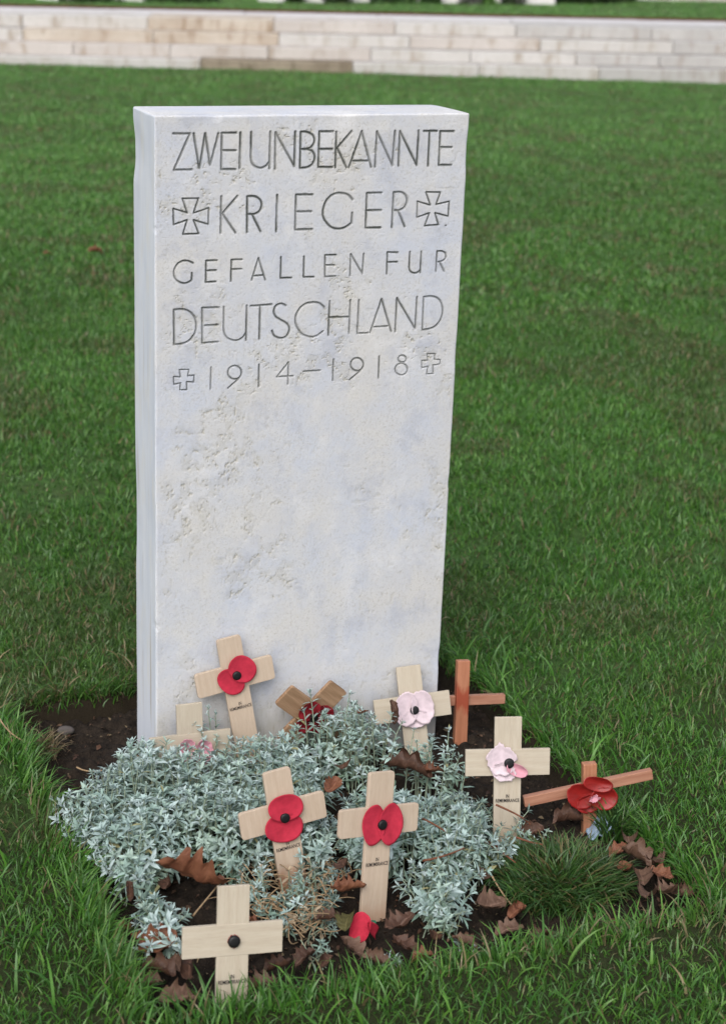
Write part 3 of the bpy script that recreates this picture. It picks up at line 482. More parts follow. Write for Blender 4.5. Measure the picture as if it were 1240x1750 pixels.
def chamfer(poly, idx, r=.003):
    out = []; n = len(poly)
    for i, p in enumerate(poly):
        if i in idx:
            a = np.array(poly[i - 1]); b = np.array(poly[(i + 1) % n]); p = np.array(p)
            ua = (a - p) / np.linalg.norm(a - p); ub = (b - p) / np.linalg.norm(b - p)
            for k in range(4):
                t = k / 3; q = (p + ua * r) * (1 - t) ** 2 + p * 2 * t * (1 - t) + (p + ub * r) * t ** 2; out.append(tuple(q))
        else: out.append(tuple(p))
    return out

def petal_mesh(rx, rz, cup, rag=0.0, seed=0, nr=9, na=48, thick=.00022, fold=0.0):
    r = np.random.default_rng(seed + 60); th = np.linspace(0, 2 * np.pi, na, endpoint=False)
    edge = 1 + .02 * np.sin(th * 2 + seed) + rag * (vn(th * 5, 0 * th, 1, seed) - .5) * 2 + rag * .7 * (vn(th * 13, 0 * th, 1, seed + 5) - .5) * 2
    rows = [[0, 0, 0]]; V = []
    for j in range(1, nr + 1):
        u = j / nr; x = rx * u * np.cos(th) * (1 + (edge - 1) * u); z = rz * u * np.sin(th) * (1 + (edge - 1) * u)
        y = -cup * u ** 2 - fold * np.abs(x / rx) ** 1.6 + rag * .012 * (vn(x * 300, z * 300, 1, seed + 2) - .5) * u + .0012 * np.sin(th * 3 + seed) * u * u + .0005 * (vn(th * 6, u + 0 * th, 1, seed + 8) - .5) * u
        V.append(np.stack([x, y, z], -1))
    V = np.concatenate([np.array(rows)] + V); n1 = len(V)
    V = np.concatenate([V, V + np.array([0, thick, 0])])
    q = []; t = []
    for i in range(na):
        i2 = (i + 1) % na; t += [(0, 1 + i, 1 + i2)[::1], (n1, n1 + 1 + i2, n1 + 1 + i)]
        for j in range(nr - 1):
            a, b, c, d = 1 + j * na + i, 1 + (j + 1) * na + i, 1 + (j + 1) * na + i2, 1 + j * na + i2
            q += [(a, b, c, d), (n1 + d, n1 + c, n1 + b, n1 + a)]
        a, b = 1 + (nr - 1) * na + i, 1 + (nr - 1) * na + i2; q.append((a, n1 + a, n1 + b, b))
    return np_mesh("petal", V, [np.array(q), np.array(t)], True)

def button_mesh(r, h):
    bm = bmesh.new(); prof = [(0, h), (r * .55, h), (r * .82, h * .92), (r * .96, h * .7), (r, h * .4), (r * .98, 0)]; n = 28; rings = []
    for (a, b) in prof[1:]: rings.append([bm.verts.new((a * math.cos(t), -b, a * math.sin(t))) for t in np.linspace(0, 2 * math.pi, n, endpoint=False)])
    c = bm.verts.new((0, -h, 0))
    for i in range(n):
        bm.faces.new((c, rings[0][i], rings[0][(i + 1) % n]))
        for j in range(len(rings) - 1): bm.faces.new((rings[j][i], rings[j + 1][i], rings[j + 1][(i + 1) % n], rings[j][(i + 1) % n]))
    bmesh.ops.recalc_face_normals(bm, faces=bm.faces)
    for f in bm.faces: f.smooth = True
    me = bpy.data.meshes.new("button"); bm.to_mesh(me); bm.free(); return me

def lettering(parent, z, rot=0.0, x=0.0, wear=0):
    cu = bpy.data.curves.new("lettering", 'FONT'); cu.body = "IN\nREMEMBRANCE"; cu.align_x = 'CENTER'; cu.size = .0058; cu.space_line = .9; cu.offset = .00006; cu.resolution_u = 3
    tmp = bpy.data.objects.new("tmp", cu); COL.objects.link(tmp); dg = bpy.context.evaluated_depsgraph_get()
    me = bpy.data.meshes.new_from_object(tmp.evaluated_get(dg)); bpy.data.objects.remove(tmp)
    me.materials.clear()
    me.transform(Matrix.Translation((x, -.00035, z)) @ Matrix.Rotation(rot, 4, 'Y') @ Matrix.Rotation(math.pi / 2, 4, 'X') @ Matrix.Diagonal((.70, 1, 1, 1)))
    return link("lettering", me, M['ink'], parent)

def poppy(parent, spec, mat, centre=(0, 0), rb=.0056, holder_y=-.0004):
    """spec: (cx, cz, rx, rz, angle, lift, cup, rag)"""
    fl = empty("poppy", (centre[0], holder_y, centre[1]), parent=parent)
    for i, (cx, cz, rx, rz, an, lift, cup, rag) in enumerate(spec):
        me = petal_mesh(rx, rz, cup, rag, i + int(abs(cx) * 1e4) % 17)
        o = link("petal", me, mat[i] if isinstance(mat, (list, tuple)) else mat, fl); o.location = (cx, -lift, cz); o.rotation_euler = (0, math.radians(an), 0)
    if rb:
        b = link("button", button_mesh(rb, .0032), M['black'], fl); b.location = (0, -max(s[5] for s in spec) - .0006, 0)
    return fl

def board_cross(loc, ypr, label, wood, S_=.100, W_=.032, AH=.0315, T_=.038, L_=.105, two=True, th=.0052):
    root = empty("remembrance_cross", loc, (math.radians(ypr[1]), math.radians(ypr[2]), math.radians(ypr[0])))
    root.rotation_mode = 'XYZ'
    R = Matrix.Rotation(math.radians(ypr[0]), 3, 'Z') @ Matrix.Rotation(math.radians(ypr[1]), 3, 'X') @ Matrix.Rotation(math.radians(ypr[2]), 3, 'Y')
    root.rotation_euler = R.to_euler('XYZ')
    tag(root, label, "wooden cross", "remembrance crosses planted around the gravestone")
    h, v, a = S_ / 2, W_ / 2, AH / 2
    if two:      # crossbar halved into the upright, a hair proud of it
        up = [(-v, -L_), (v, -L_), (v, a + T_), (-v, a + T_)]
        link("upright", outline_mesh("upright", up, th - .0006, .0007, 2, .0004), M[wood + '_v'], root)
        link("crossbar", outline_mesh("crossbar", [(-h, -a), (h, -a), (h, a), (-h, a)], th, .0007, 2, 0), M[wood + '_h'], root)
    else:        # cut from one board, corners rounded
        p = [(-v, -L_), (v, -L_), (v, -a), (h, -a), (h, a), (v, a), (v, a + T_), (-v, a + T_), (-v, a), (-h, a), (-h, -a), (-v, -a)]
        link("cross_board", outline_mesh("cross_board", chamfer(p, {3, 4, 6, 7, 9, 10}, .004), th, .0009, 2, 0), M[wood if wood == 'tan_clean' else wood + '_v'], root)
    return root

U, D_ = 'cup', 'rag'
def two_lobes(an, r1=(.0215, .0165), r2=(.0215, .0165), off=.0115, cup=.0022, rag=0.0, l1=.0028, l2=.0014):
    a = math.radians(an); dx, dz = math.sin(a), math.cos(a)
    return [(dx * off, dz * off, r1[0], r1[1], an, l1, cup, rag), (-dx * off, -dz * off, r2[0], r2[1], an, l2, cup, rag)]

c = board_cross((-.2493, -.4857, .055), (-4.0, -13.3, 3.9), "pale wooden cross with only a black button, nearest in the front grass", "cream")
b = link("button", button_mesh(.0062, .004), M['black'], c); b.location = (.0006, -.0006, -.001)
rim = link("paper_remnant", petal_mesh(.0065, .0065, .0006, .06, 3), M['paper_red_old'], c); rim.location = (.0006, -.0004, -.001)
lettering(c, -.0385)
c = board_cross((-.1253, -.2828, .0623), (0, -9, -6.6), "tan cross with upright two-lobed red poppy, leaning left, front centre of the plants", "tan", two=False)
poppy(c, two_lobes(12, (.0205, .016), (.0222, .0175), .0115), M['paper_red'], (0, -.001)); lettering(c, -.0345)
c = board_cross((-.0439, -.3596, .0823), (10, -11, 8.6), "tan cross with red poppy of side by side lobes, its whole long foot visible", "tan_clean", two=False, L_=.13)
poppy(c, two_lobes(91, (.0235, .0152), (.0225, .0148), .0103), M['paper_red'], (0.001, -.003)); lettering(c, -.044)
c = board_cross((-.0955, -.0203, .1106), (-1.5, -6.4, -8.5), "tan cross with heart shaped red poppy, leaning against the gravestone face", "tan_clean", W_=.031, T_=.036, two=False, L_=.13)
poppy(c, two_lobes(52, (.0190, .0165), (.0195, .0145), .0105), M['paper_red'], (.001, .003)); lettering(c, -.037)
c = board_cross((-.1593, -.045, .0381), (-3.8, -6.6, -.7), "pale cross half buried in silver leaves by the gravestone's left corner", "cream")
poppy(c, two_lobes(100, (.016, .012), (.016, .013), .010, .005, .12), M['paper_pink2'], (.004, -.006), 0)
c = board_cross((.0033, -.0299, .0481), (-.5, 7.9, -48.0), "weathered brown cross tilted sideways in the leaves, with dark red poppy", "brown", two=False, L_=.10)
poppy(c, [(.004, .013, .015, .013, 20, .003, .004, .05), (-.013, .002, .014, .012, 80, .002, .004, .05), (.012, -.006, .014, .012, 60, .0025, .004, .06), (-.004, -.013, .013, .013, 10, .0015, .004, .05)], M['paper_red_old'], (0, 0), .0062)
c = board_cross((.1411, -.0301, .0393), (-11.7, -17.5, -5.2), "pale cross with whitish pink poppy against the gravestone's right corner", "cream", L_=.075)
poppy(c, [(-.0105, .003, .0225, .0155, 98, .0022, .004, .05), (.0105, .003, .0225, .0150, 84, .0030, .004, .05), (0, -.011, .018, .012, 0, .0012, .003, .07)], M['paper_pink'], (.001, -.003), .0058)
c = board_cross((.16, -.2606, .071), (-15.6, -13.6, 0), "pale cross with torn ragged pink poppy, standing clear at the right", "cream")
poppy(c, [(-.009, .004, .0200, .0165, 70, .0018, .003, .13), (-.006, -.010, .0150, .0110, 20, .0012, .003, .13), (.009, -.008, .0135, .0075, 22, .0028, .004, .03)], [M['paper_pink'], M['paper_pink'], M['paper_pink2']], (.0005, 0), .0060); lettering(c, -.042)

def stick_cross(loc, ypr, label, W_, AH, S_, T_, L_, xo=0.0, th=.011):
    root = empty("stick_cross", loc)
    R = Matrix.Rotation(math.radians(ypr[0]), 3, 'Z') @ Matrix.Rotation(math.radians(ypr[1]), 3, 'X') @ Matrix.Rotation(math.radians(ypr[2]), 3, 'Y')
    root.rotation_euler = R.to_euler('XYZ'); tag(root, label, "wooden cross", "red brown stick crosses")
    v, a = W_ / 2, AH / 2
    link("upright", outline_mesh("upright", [(-v, -L_), (v, -L_), (v, a + T_), (-v, a + T_)], th, .0012, 2, 0), M['red_v'], root)
    link("crossbar", outline_mesh("crossbar", [(-S_ / 2 + xo, -a), (S_ / 2 + xo, -a), (S_ / 2 + xo, a), (-S_ / 2 + xo, a)], th * .8, .001, 2, th * .55), M['red_h'], root)
    return root
c = stick_cross((.2159, -.0225, .0328), (-8, -9.8, 2.1), "red brown stick cross without a flower, behind the whitish pink poppy cross", .017, .0129, .1215, .0484, .075)
up_ = [q for q in c.children if q.name.startswith('upright')][0]; up_.data.materials.clear(); up_.data.materials.append(M['red_run'])
c = stick_cross((.2537, -.2943, .0354), (-14.2, -4.9, -11.0), "red brown stick cross with long tilted bar and red cloth poppy", .0165, .0125, .157, .027, .07)
[q for q in c.children if q.name.startswith('upright')][0].rotation_euler = (0, math.radians(8), 0)
fl = poppy(c, [(-.014, .001, .0185, .0150, 55, .003, .004, .03), (.008, .013, .0185, .0095, 25, .006, .004, .02), (.013, -.007, .0165, .0150, 20, .004, .005, .03), (-.006, -.011, .0140, .0120, 10, .002, .004, .03)], M['plastic_red'], (0.0, -.002), 0, -.001)
b = link("bead", petal_mesh(.0065, .0045, .003, .25, 4), M['paper_pink2'], fl); b.location = (0, -.0135, -.001)

# fallen red poppy with its green stalk end
lp = empty("fallen_poppy", (-.087, -.428, -.008)); lp.scale = (.62, .62, .62); tag(lp, "folded red paper poppy fallen among dead leaves at foot of cross", "paper poppy")
def folded_petal(rx, rz, bend, seed):
    me = petal_mesh(rx, rz, .002, 0.02, seed); n = len(me.vertices); co = np.zeros(n * 3, np.float32); me.vertices.foreach_get("co", co); co = co.reshape(-1, 3)
    a = co[:, 0] / rx * bend; R_ = rx / bend; co2 = co.copy(); co2[:, 0] = R_ * np.sin(a); co2[:, 1] = co[:, 1] - R_ * (1 - np.cos(a)); me.vertices.foreach_set("co", co2.ravel()); me.update(); return me
p1 = link("petal", folded_petal(.022, .026, 1.25, 2), M['paper_red'], lp); p1.location = (-.006, .004, .014); p1.rotation_euler = (math.radians(-24), math.radians(14), math.radians(-22))
p2 = link("petal", folded_petal(.014, .021, 1.5, 5), M['paper_red'], lp); p2.location = (.011, -.004, .009); p2.rotation_euler = (math.radians(-12), math.radians(-30), math.radians(48))
bm = bmesh.new(); r_ = bmesh.ops.create_cone(bm, segments=14, radius1=.0045, radius2=.0032, depth=.012, cap_ends=True); bmesh.ops.bevel(bm, geom=list(bm.edges), offset=.0006, segments=2, affect='EDGES')
me = bpy.data.meshes.new("stalk_end"); bm.to_mesh(me); bm.free(); s_ = link("stalk_end", me, M['green_plastic'], lp); s_.location = (.022, .012, .012); s_.rotation_euler = (.9, .5, 0)

# scrap of pale blue plastic, pebble
nx = 26; A, B = np.meshgrid(np.linspace(-1, 1, nx), np.linspace(-1, 1, nx))
Zc = .006 * (fbm(A, B, 2.2, 3, 51) - .3) + .014 * np.exp(-((A + .2 * B) / .35) ** 2) + .004 * np.sin(A * 9 + B)
V = np.stack([A * .021 * (1 - .3 * (B > 0) * B), B * .013, Zc], -1).reshape(-1, 3); n1 = len(V)
o = link("plastic_scrap", np_mesh("plastic_scrap", np.concatenate([V, V - [0, 0, .0006]]), [grid_faces(nx, nx), grid_faces(nx, nx, n1, True)]), M['blue_scrap'])
o.location = (.268, -.308, -.012); o.rotation_euler = (.35, 0, -.3); tag(o, "crumpled pale blue plastic scrap at foot of the red stick cross", "litter")
bm = bmesh.new(); bmesh.ops.create_icosphere(bm, subdivisions=4, radius=1)
for v in bm.verts: v.co *= 1 + .25 * (float(vn(v.co.x + v.co.z, v.co.y, 1.3, 61)) - .5)
bmesh.ops.scale(bm, vec=(.011, .008, .006), verts=bm.verts)
for f in bm.faces: f.smooth = True
me = bpy.data.meshes.new("pebble"); bm.to_mesh(me); bm.free(); o = link("pebble", me, M['pebble']); o.location = (-.269, .150, -.016); o.rotation_euler = (0, 0, -.4); tag(o, "small grey pebble on bare soil left of the gravestone", "pebble")

# ------------------------------------------------------------------ silver leaved plants
def inside(poly, x, y):
    p = np.array(poly); r = np.zeros(x.shape, bool); j = len(p) - 1
    for i in range(len(p)):
        a, b = p[i], p[j]
        with np.errstate(divide='ignore', invalid='ignore'):
            r ^= ((a[1] > y) != (b[1] > y)) & (x < (b[0] - a[0]) * (y - a[1]) / (b[1] - a[1]) + a[0])
        j = i
    return r
def edge_dist(poly, x, y):
    p = np.array(poly); d = np.full(x.shape, 9.0); gx_ = np.zeros(x.shape); gy_ = np.zeros(x.shape)
    for i in range(len(p)):
        a, b = p[i], p[(i + 1) % len(p)]; e = b - a
        t = np.clip(((x - a[0]) * e[0] + (y - a[1]) * e[1]) / (e @ e), 0, 1); qx, qy = a[0] + t * e[0], a[1] + t * e[1]
        dd = np.hypot(x - qx, y - qy); m = dd < d; d[m] = dd[m]; gx_[m] = (qx - x)[m]; gy_[m] = (qy - y)[m]
    L = np.maximum(np.hypot(gx_, gy_), 1e-6); return d, gx_ / L, gy_ / L
LT = np.array([[0, 0, 0], [.32, .36, .05], [.32, 0, -.03], [.32, -.36, .05], [.68, .42, .04], [.68, 0, -.04], [.68, -.42, .04], [1, 0, -.02]])
LF4 = np.array([[1, 4, 5, 2], [2, 5, 6, 3]]); LF3 = np.array([[0, 1, 2], [0, 2, 3], [4, 7, 5], [5, 7, 6]])
def leaves_mesh(name, B, D, Upv, L, Wd, curl, tint):
    n = len(B); D = D / np.linalg.norm(D, axis=1, keepdims=True); Sd = np.cross(D, Upv); Sd /= np.maximum(np.linalg.norm(Sd, axis=1, keepdims=True), 1e-6); Nn = np.cross(Sd, D)
    u = LT[None, :, 0:1]; s = LT[None, :, 1:2]; h = LT[None, :, 2:3]
    V = B[:, None] + D[:, None] * (u * L[:, None, None]) + Sd[:, None] * (s * Wd[:, None, None]) + Nn[:, None] * (h * Wd[:, None, None] * 2 - curl[:, None, None] * L[:, None, None] * u ** 2)
    o8 = (np.arange(n) * 8)[:, None, None]
    return np_mesh(name, V.reshape(-1, 3), [(LF4[None] + o8).reshape(-1, 4), (LF3[None] + o8).reshape(-1, 3)], True, np.repeat(tint, 8, 0))
def tubes(name, P0, P1, P2, r0, r1, seg=4, ns=4):
    t = np.linspace(0, 1, seg + 1); n = len(P0); C = P0[:, None] * ((1 - t) ** 2)[None, :, None] + P1[:, None] * (2 * t * (1 - t))[None, :, None] + P2[:, None] * (t ** 2)[None, :, None]
    T = np.gradient(C, axis=1); T /= np.maximum(np.linalg.norm(T, axis=2, keepdims=True), 1e-9)
    A = np.cross(T, np.array([.37, .81, .45])); A /= np.maximum(np.linalg.norm(A, axis=2, keepdims=True), 1e-9); Bn = np.cross(T, A)
    ph = np.arange(ns) / ns * 2 * np.pi; R_ = (np.asarray(r0)[:, None] * (1 - t) + np.asarray(r1)[:, None] * t)[:, :, None, None]
    V = C[:, :, None] + R_ * (A[:, :, None] * np.cos(ph)[None, None, :, None] + Bn[:, :, None] * np.sin(ph)[None, None, :, None])
    i = np.arange(n * (seg + 1) * ns).reshape(n, seg + 1, ns); j = np.roll(i, -1, axis=2)
    q = np.stack([i[:, :-1], j[:, :-1], j[:, 1:], i[:, 1:]], -1).reshape(-1, 4)
    return np_mesh(name, V.reshape(-1, 3), [q], True)

HOLES = [(.001, -.145, .020), (.055, -.150, .010), (.072, -.168, .014), (.092, -.186, .010), (-.044, -.221, .017), (-.243, -.318, .034), (.245, -.41, .04), (-.012, -.058, .016), (-.022, -.085, .012)]
BOARDS = [(-.1253, -.2828, 0, .017, .055), (-.0439, -.3596, 10, .017, .05), (.16, -.2606, -15.6, .017, .05), (-.2493, -.4857, -4, .02, .03), (-.0955, -.0203, 0, .02, .018)]
GREENS = np.array([(.29, .37, .36), (.34, .415, .41), (.24, .32, .29), (.375, .44, .445), (.305, .38, .34)])
def silver(poly, spacing, h0, h1, label, seed, lean=.022, leafL=.0150, dry=0.0, tall=0.0, grp="silver leaved plants in the bed", fall=.05, extra=0):
    r = np.random.default_rng(seed + 500); p = np.array(poly)
    gx_, gy_ = np.meshgrid(np.arange(p[:, 0].min(), p[:, 0].max(), spacing), np.arange(p[:, 1].min(), p[:, 1].max(), spacing))
    x = (gx_ + (r.random(gx_.shape) - .5) * spacing * 1.3).ravel(); y = (gy_ + (r.random(gx_.shape) - .5) * spacing * 1.3).ravel()
    k = inside(poly, x, y)
    for (hx, hy, hr) in HOLES: k &= np.hypot(x - hx, y - hy) > hr
    for (bx, by, yw, hw, dp) in BOARDS:
        c, s = math.cos(math.radians(yw)), math.sin(math.radians(yw)); lx = (x - bx) * c + (y - by) * s; ly = -(x - bx) * s + (y - by) * c
        k &= ~((np.abs(lx + ly * -.33) < hw) & (ly < .008) & (ly > -dp))
    k &= ~((y > -.006) & (np.abs(x) < .195))
    k &= fbm(x, y, 38, 2, seed + 9) < .71
    x, y = x[k], y[k]; n = len(x)
    d, ex, ey = edge_dist(poly, x, y)
    g = sst(0, fall, d); lump = fbm(x, y, 22, 3, seed)
    h = h0 + (h1 - h0) * g * (.35 + 1.3 * lump) + .010 * (r.random(n) - .5) + (tall + .012) * (r.random(n) < .16) * r.random(n)
    lo = lean * (1 - g) * (.6 + .8 * r.random(n)); az = r.random(n) * 2 * np.pi; jx = .010 * np.cos(az); jy = .010 * np.sin(az)
    tip = np.stack([x, y, -.015 + h], -1)
    base = np.stack([x - ex * lo - jx, y - ey * lo - jy, np.full(n, -.02)], -1)
    mid = (base + tip) / 2 + np.stack([-ex * lo * .25, -ey * lo * .25, h * .18], -1)
    root = empty("silver_plant", (0, 0, 0)); tag(root, label, "plant", grp)
    link("stem", tubes("stem", base, mid, tip, np.full(n, .0009), np.full(n, .0006)), M['stem'] if dry < .4 else M['drystem'], root)
    for ch in root.children: ch["kind"] = "stuff"
    # leaves in crossed pairs up each shoot, a small star at the tip
    Bs, Ds, Ls, Ws, Cs, Ts, Us = [], [], [], [], [], [], []
    nodes = np.concatenate([np.linspace(.26, .94, 7), [.98, 1.0]])
    ph0 = r.random(n) * np.pi; sc = .65 + .6 * r.random(n) ** 1.2; tone = GREENS[r.integers(0, 5, n)] * (.86 + .28 * r.random((n, 1)))
    dead = r.random(n) < dry
    for j, t in enumerate(nodes):
        C = base * (1 - t) ** 2 + mid * 2 * t * (1 - t) + tip * t * t; T = (mid - base) * (1 - t) + (tip - mid) * t; T /= np.linalg.norm(T, axis=1, keepdims=True)
        A = np.cross(T, np.array([.31, .2, .93]) + 1e-3); A /= np.maximum(np.linalg.norm(A, axis=1, keepdims=True), 1e-6); Bn = np.cross(T, A)
        for q in range(2 if t < .97 else 4):
            ph = ph0 + j * np.pi / 2 + q * (np.pi if t < .97 else 1.57) + r.normal(0, .25, n)
            el = np.radians((18 if t < .6 else 32 if t < .97 else 48) + r.normal(0, 14, n))
            out = A * np.cos(ph)[:, None] + Bn * np.sin(ph)[:, None]
            D = out * np.cos(el)[:, None] + T * np.sin(el)[:, None]
            L = leafL * sc * (1.0 if t < .8 else .80 if t < .97 else .50) * (.8 + .4 * r.random(n))
            kk = r.random(n) > ((.12 if t > .5 else .30) + (dead * .55))
            Bs.append(C[kk]); Ds.append(D[kk]); Ls.append(L[kk]); Ws.append((L * (.27 + .10 * r.random(n)))[kk]); Cs.append((.12 + .40 * r.random(n))[kk] * (1 if t < .97 else .5)); Us.append(T[kk])
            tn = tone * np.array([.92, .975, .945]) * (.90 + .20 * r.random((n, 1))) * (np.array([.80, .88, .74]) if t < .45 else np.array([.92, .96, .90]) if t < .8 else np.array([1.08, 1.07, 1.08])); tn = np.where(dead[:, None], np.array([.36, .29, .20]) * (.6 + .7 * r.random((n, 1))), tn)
            yl = (r.random(n) < (.05 if t < .5 else .012))[:, None]; tn = np.where(yl, np.array([.26, .25, .13]), tn); Ts.append(tn[kk])
    cat = np.concatenate
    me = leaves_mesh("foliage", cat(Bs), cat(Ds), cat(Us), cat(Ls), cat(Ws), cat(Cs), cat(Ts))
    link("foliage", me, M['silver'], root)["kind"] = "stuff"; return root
POLY = {
 'main': [[-0.350,-0.108],[-0.320,-0.090],[-0.284,-0.079],[-0.25,-0.029],[-0.216,-0.009],[-0.175,-0.034],[-0.147,-0.063],[-0.112,-0.067],[-0.064,-0.036],[-0.024,-0.074],[-0.002,-0.155],[-0.035,-0.221],[-0.051,-0.281],[-0.084,-0.31],[-0.108,-0.304],[-0.156,-0.285],[-0.187,-0.30],[-0.225,-0.27],[-0.255,-0.285],[-0.300,-0.312],[-0.322,-0.268],[-0.338,-0.220],[-.347,-.160]],
 'frontleft': [[-.308,-.313],[-.265,-.297],[-.257,-.337],[-.253,-.380],[-.272,-.408],[-.320,-.408],[-.318,-.365]],
 'right': [[-0.044,-0.218],[-0.007,-0.188],[0.05,-0.212],[0.079,-0.231],[0.125,-0.212],[0.13,-0.275],[0.124,-0.32],[0.136,-0.35],[0.100,-0.38],[0.043,-0.419],[0.017,-0.47],[-0.02,-0.464],[-0.037,-0.416],[-0.055,-0.416],[-0.043,-0.39],[-0.008,-0.347],[-0.061,-0.324],[-0.058,-0.271]],
 'front': [[-0.164,-0.439],[-0.138,-0.431],[-0.128,-0.454],[-0.129,-0.472],[-0.148,-0.474],[-0.168,-0.456]],
 'dry': [[-.153,-.257],[-.093,-.264],[-.072,-.284],[-.049,-.305],[-.09,-.35],[-.110,-.412],[-.155,-.430],[-.172,-.39],[-.206,-.30]],
 'back': [[-.049,-.037],[.001,-.006],[.039,.0],[.087,.0],[.09,-.043],[.1,-.113],[.127,-.133],[.154,-.167],[.149,-.214],[.101,-.214],[.074,-.174],[.036,-.154],[.011,-.141],[-.017,-.095],[-.054,-.075]],
 'sprigR': [[.120,-.225],[.150,-.218],[.186,-.252],[.188,-.283],[.195,-.314],[.174,-.332],[.140,-.330],[.128,-.28]],
 'stoneL': [[-.133,-.003],[-.103,-.004],[-.113,-.06],[-.146,-.058],[-.179,-.048]],
 'sprigF': [[-.084,-.473],[-.064,-.48],[-.067,-.503],[-.091,-.498]], 'sprigG': [[.001,-.468],[.022,-.495],[.018,-.51],[-.005,-.494]]}
silver(POLY['main'], .0112, .034, .076, "large dense silver plant filling the left half of the bed", 1, lean=.035)
silver(POLY['frontleft'], .0135, .020, .046, "loose silver tuft below the large left plant, left of the front cross", 2, lean=.02)
silver(POLY['right'], .0118, .030, .064, "broad silver plant around the cross with the long visible foot", 3, lean=.03)
silver(POLY['back'], .0120, .042, .080, "tall thin silver shoots with pale stems against the gravestone face", 4, lean=.012, leafL=.0135, tall=.03)
silver(POLY['front'], .0105, .018, .036, "small round silver plant with tan stems at the bed's front edge", 5, lean=.012, leafL=.0105, dry=.25)
silver(POLY['dry'], .0115, .014, .030, "half withered tan and silver plant around the foot of the leaning tan cross", 6, lean=.012, leafL=.0112, dry=.38)
silver(POLY['sprigR'], .015, .020, .042, "sparse silver sprigs around the ragged pink poppy cross's foot", 7, leafL=.0105)
silver(POLY['stoneL'], .013, .060, .095, "upright silver sprigs at the gravestone's left corner behind the half buried cross", 8, lean=.008, leafL=.013, fall=.02)
silver(POLY['sprigF'], .013, .010, .020, "tiny silver sprig by the grass edge, right of the fallen poppy", 9, lean=.006, leafL=.0095)
silver(POLY['sprigG'], .014, .010, .020, "small stray silver shoots by the grass between brown leaves", 10, lean=.006, leafL=.0095)
# dead stems tangled in the withered plant, as its own part
dryp = [o for o in COL.objects if o.parent is None and o.get("label", "").startswith("half withered")][0]
r = np.random.default_rng(77); n = 330
x = r.uniform(-.19, -.04, n); y = r.uniform(-.45, -.25, n); k = inside(POLY['dry'], x, y); x, y = x[k], y[k]; n = len(x)
a = r.random(n) * 6.28; L = .014 + .022 * r.random(n); z0 = -.012 + .018 * r.random(n)
P0 = np.stack([x, y, z0], -1); P2 = P0 + np.stack([np.cos(a) * L, np.sin(a) * L, .016 * (r.random(n) - .3)], -1); P1 = (P0 + P2) / 2 + r.normal(0, .008, (n, 3)) + [0, 0, .006]
o = link("dead_stems", tubes("dead_stems", P0, P1, P2, np.full(n, .0008), np.full(n, .0005), 5), M['drystem'], dryp); o["kind"] = "stuff"

# ------------------------------------------------------------------ dead leaves
def leaf_mesh(kind, L, seed):
    r = np.random.default_rng(seed + 900); nu, nv = 40, 17
    u = np.linspace(0, 1, nu); v = np.linspace(-1, 1, nv); Uu, Vv = np.meshgrid(u, v, indexing='ij')
    ph = r.random() * 6; nl = r.integers(3, 5); asp = {'big': .50, 'narrow': .34, 'lawn': .4}.get(kind, .36 + .14 * r.random())
    wd = asp * np.sin(np.pi * np.clip(Uu, 0, 1) ** .85) ** .62 * (.88 + .15 * np.cos(2 * np.pi * nl * Uu + ph + .5 * np.sign(Vv)) + .05 * np.cos(2 * np.pi * nl * 2.3 * Uu + ph)) + .012
    x = (Uu - .5) + .12 * np.abs(Vv) * (.5 - Uu) * .6 + .07 * np.abs(Vv) ** 2; yv = Vv * wd
    c1 = {'narrow': 3.3, 'big': 1.5}.get(kind, .9 + 2.0 * r.random()); c2 = r.uniform(-.9, 1.3)
    an = yv * c1 / max(asp, .1) * .75; rr = asp / c1 / .75
    z = rr * (1 - np.cos(an)); y = rr * np.sin(an)
    fold = r.uniform(.0, .25); z = z + fold * np.abs(yv)
    z = z + .20 * (fbm(x + seed, y, 4.5, 4, seed) - .5) + .022 * np.sin(2 * np.pi * nl * Uu + np.abs(Vv) * 2.4 + ph) * np.abs(Vv)
    b = x * c2; R_ = 1 / c2 if abs(c2) > .05 else 20; xx = (R_ - z) * np.sin(b); zz = R_ - (R_ - z) * np.cos(b)
    V = np.stack([xx, y, zz], -1).reshape(-1, 3) * L; V[:, 2] -= np.percentile(V[:, 2], 12)
    vein = np.clip(1 - np.abs(Vv) / .07, 0, 1) + .6 * np.clip(1 - np.abs(((Uu * nl * 2 - np.abs(Vv) * 1.1) % 1) - .5) / .07, 0, 1)
    n1 = len(V); Nrm = np.array([0, 0, .0005])
    me = np_mesh("dead_leaf", np.concatenate([V, V - Nrm]), [grid_faces(nu, nv), grid_faces(nu, nv, n1, True)], True, fl={"vein": np.tile(np.clip(vein, 0, 1).ravel(), 2)})
    return me
def dead_leaf(x, y, z, L, yaw, kind, label, seed, group="dead leaves in the bed", tilt=None):
    r = random.Random(seed); mat = {'olive': 'dead_olive', 'dark': 'dead_dark', 'lawn': 'dead1', 'big': 'dead1', 'small': 'dead1'}.get(kind, r.choice(['dead1', 'dead2', 'dead1', 'dead3', 'dead2', 'dead3', 'dead_dark']))
    me = leaf_mesh(kind, L * (.92 if kind != 'big' else 1.05), seed); o = link("dead_leaf", me, M[mat])
    zz = max(z, float(SZ(np.array(x), np.array(y)))) if kind != 'lawn' else z + float(gz(np.array(x), np.array(y)))
    o.location = (x, y, zz + .001); tx, ty = tilt if tilt else (r.uniform(-.35, .35), r.uniform(-.35, .35))
    o.rotation_euler = (tx, ty, math.radians(yaw)); tag(o, label, "dead leaf", group)
HEAP = "brown curled dead leaf in the heap at the bed's right corner beside the grass tuft"
LFT = "small folded brown leaf between the left plant and the lawn edge"
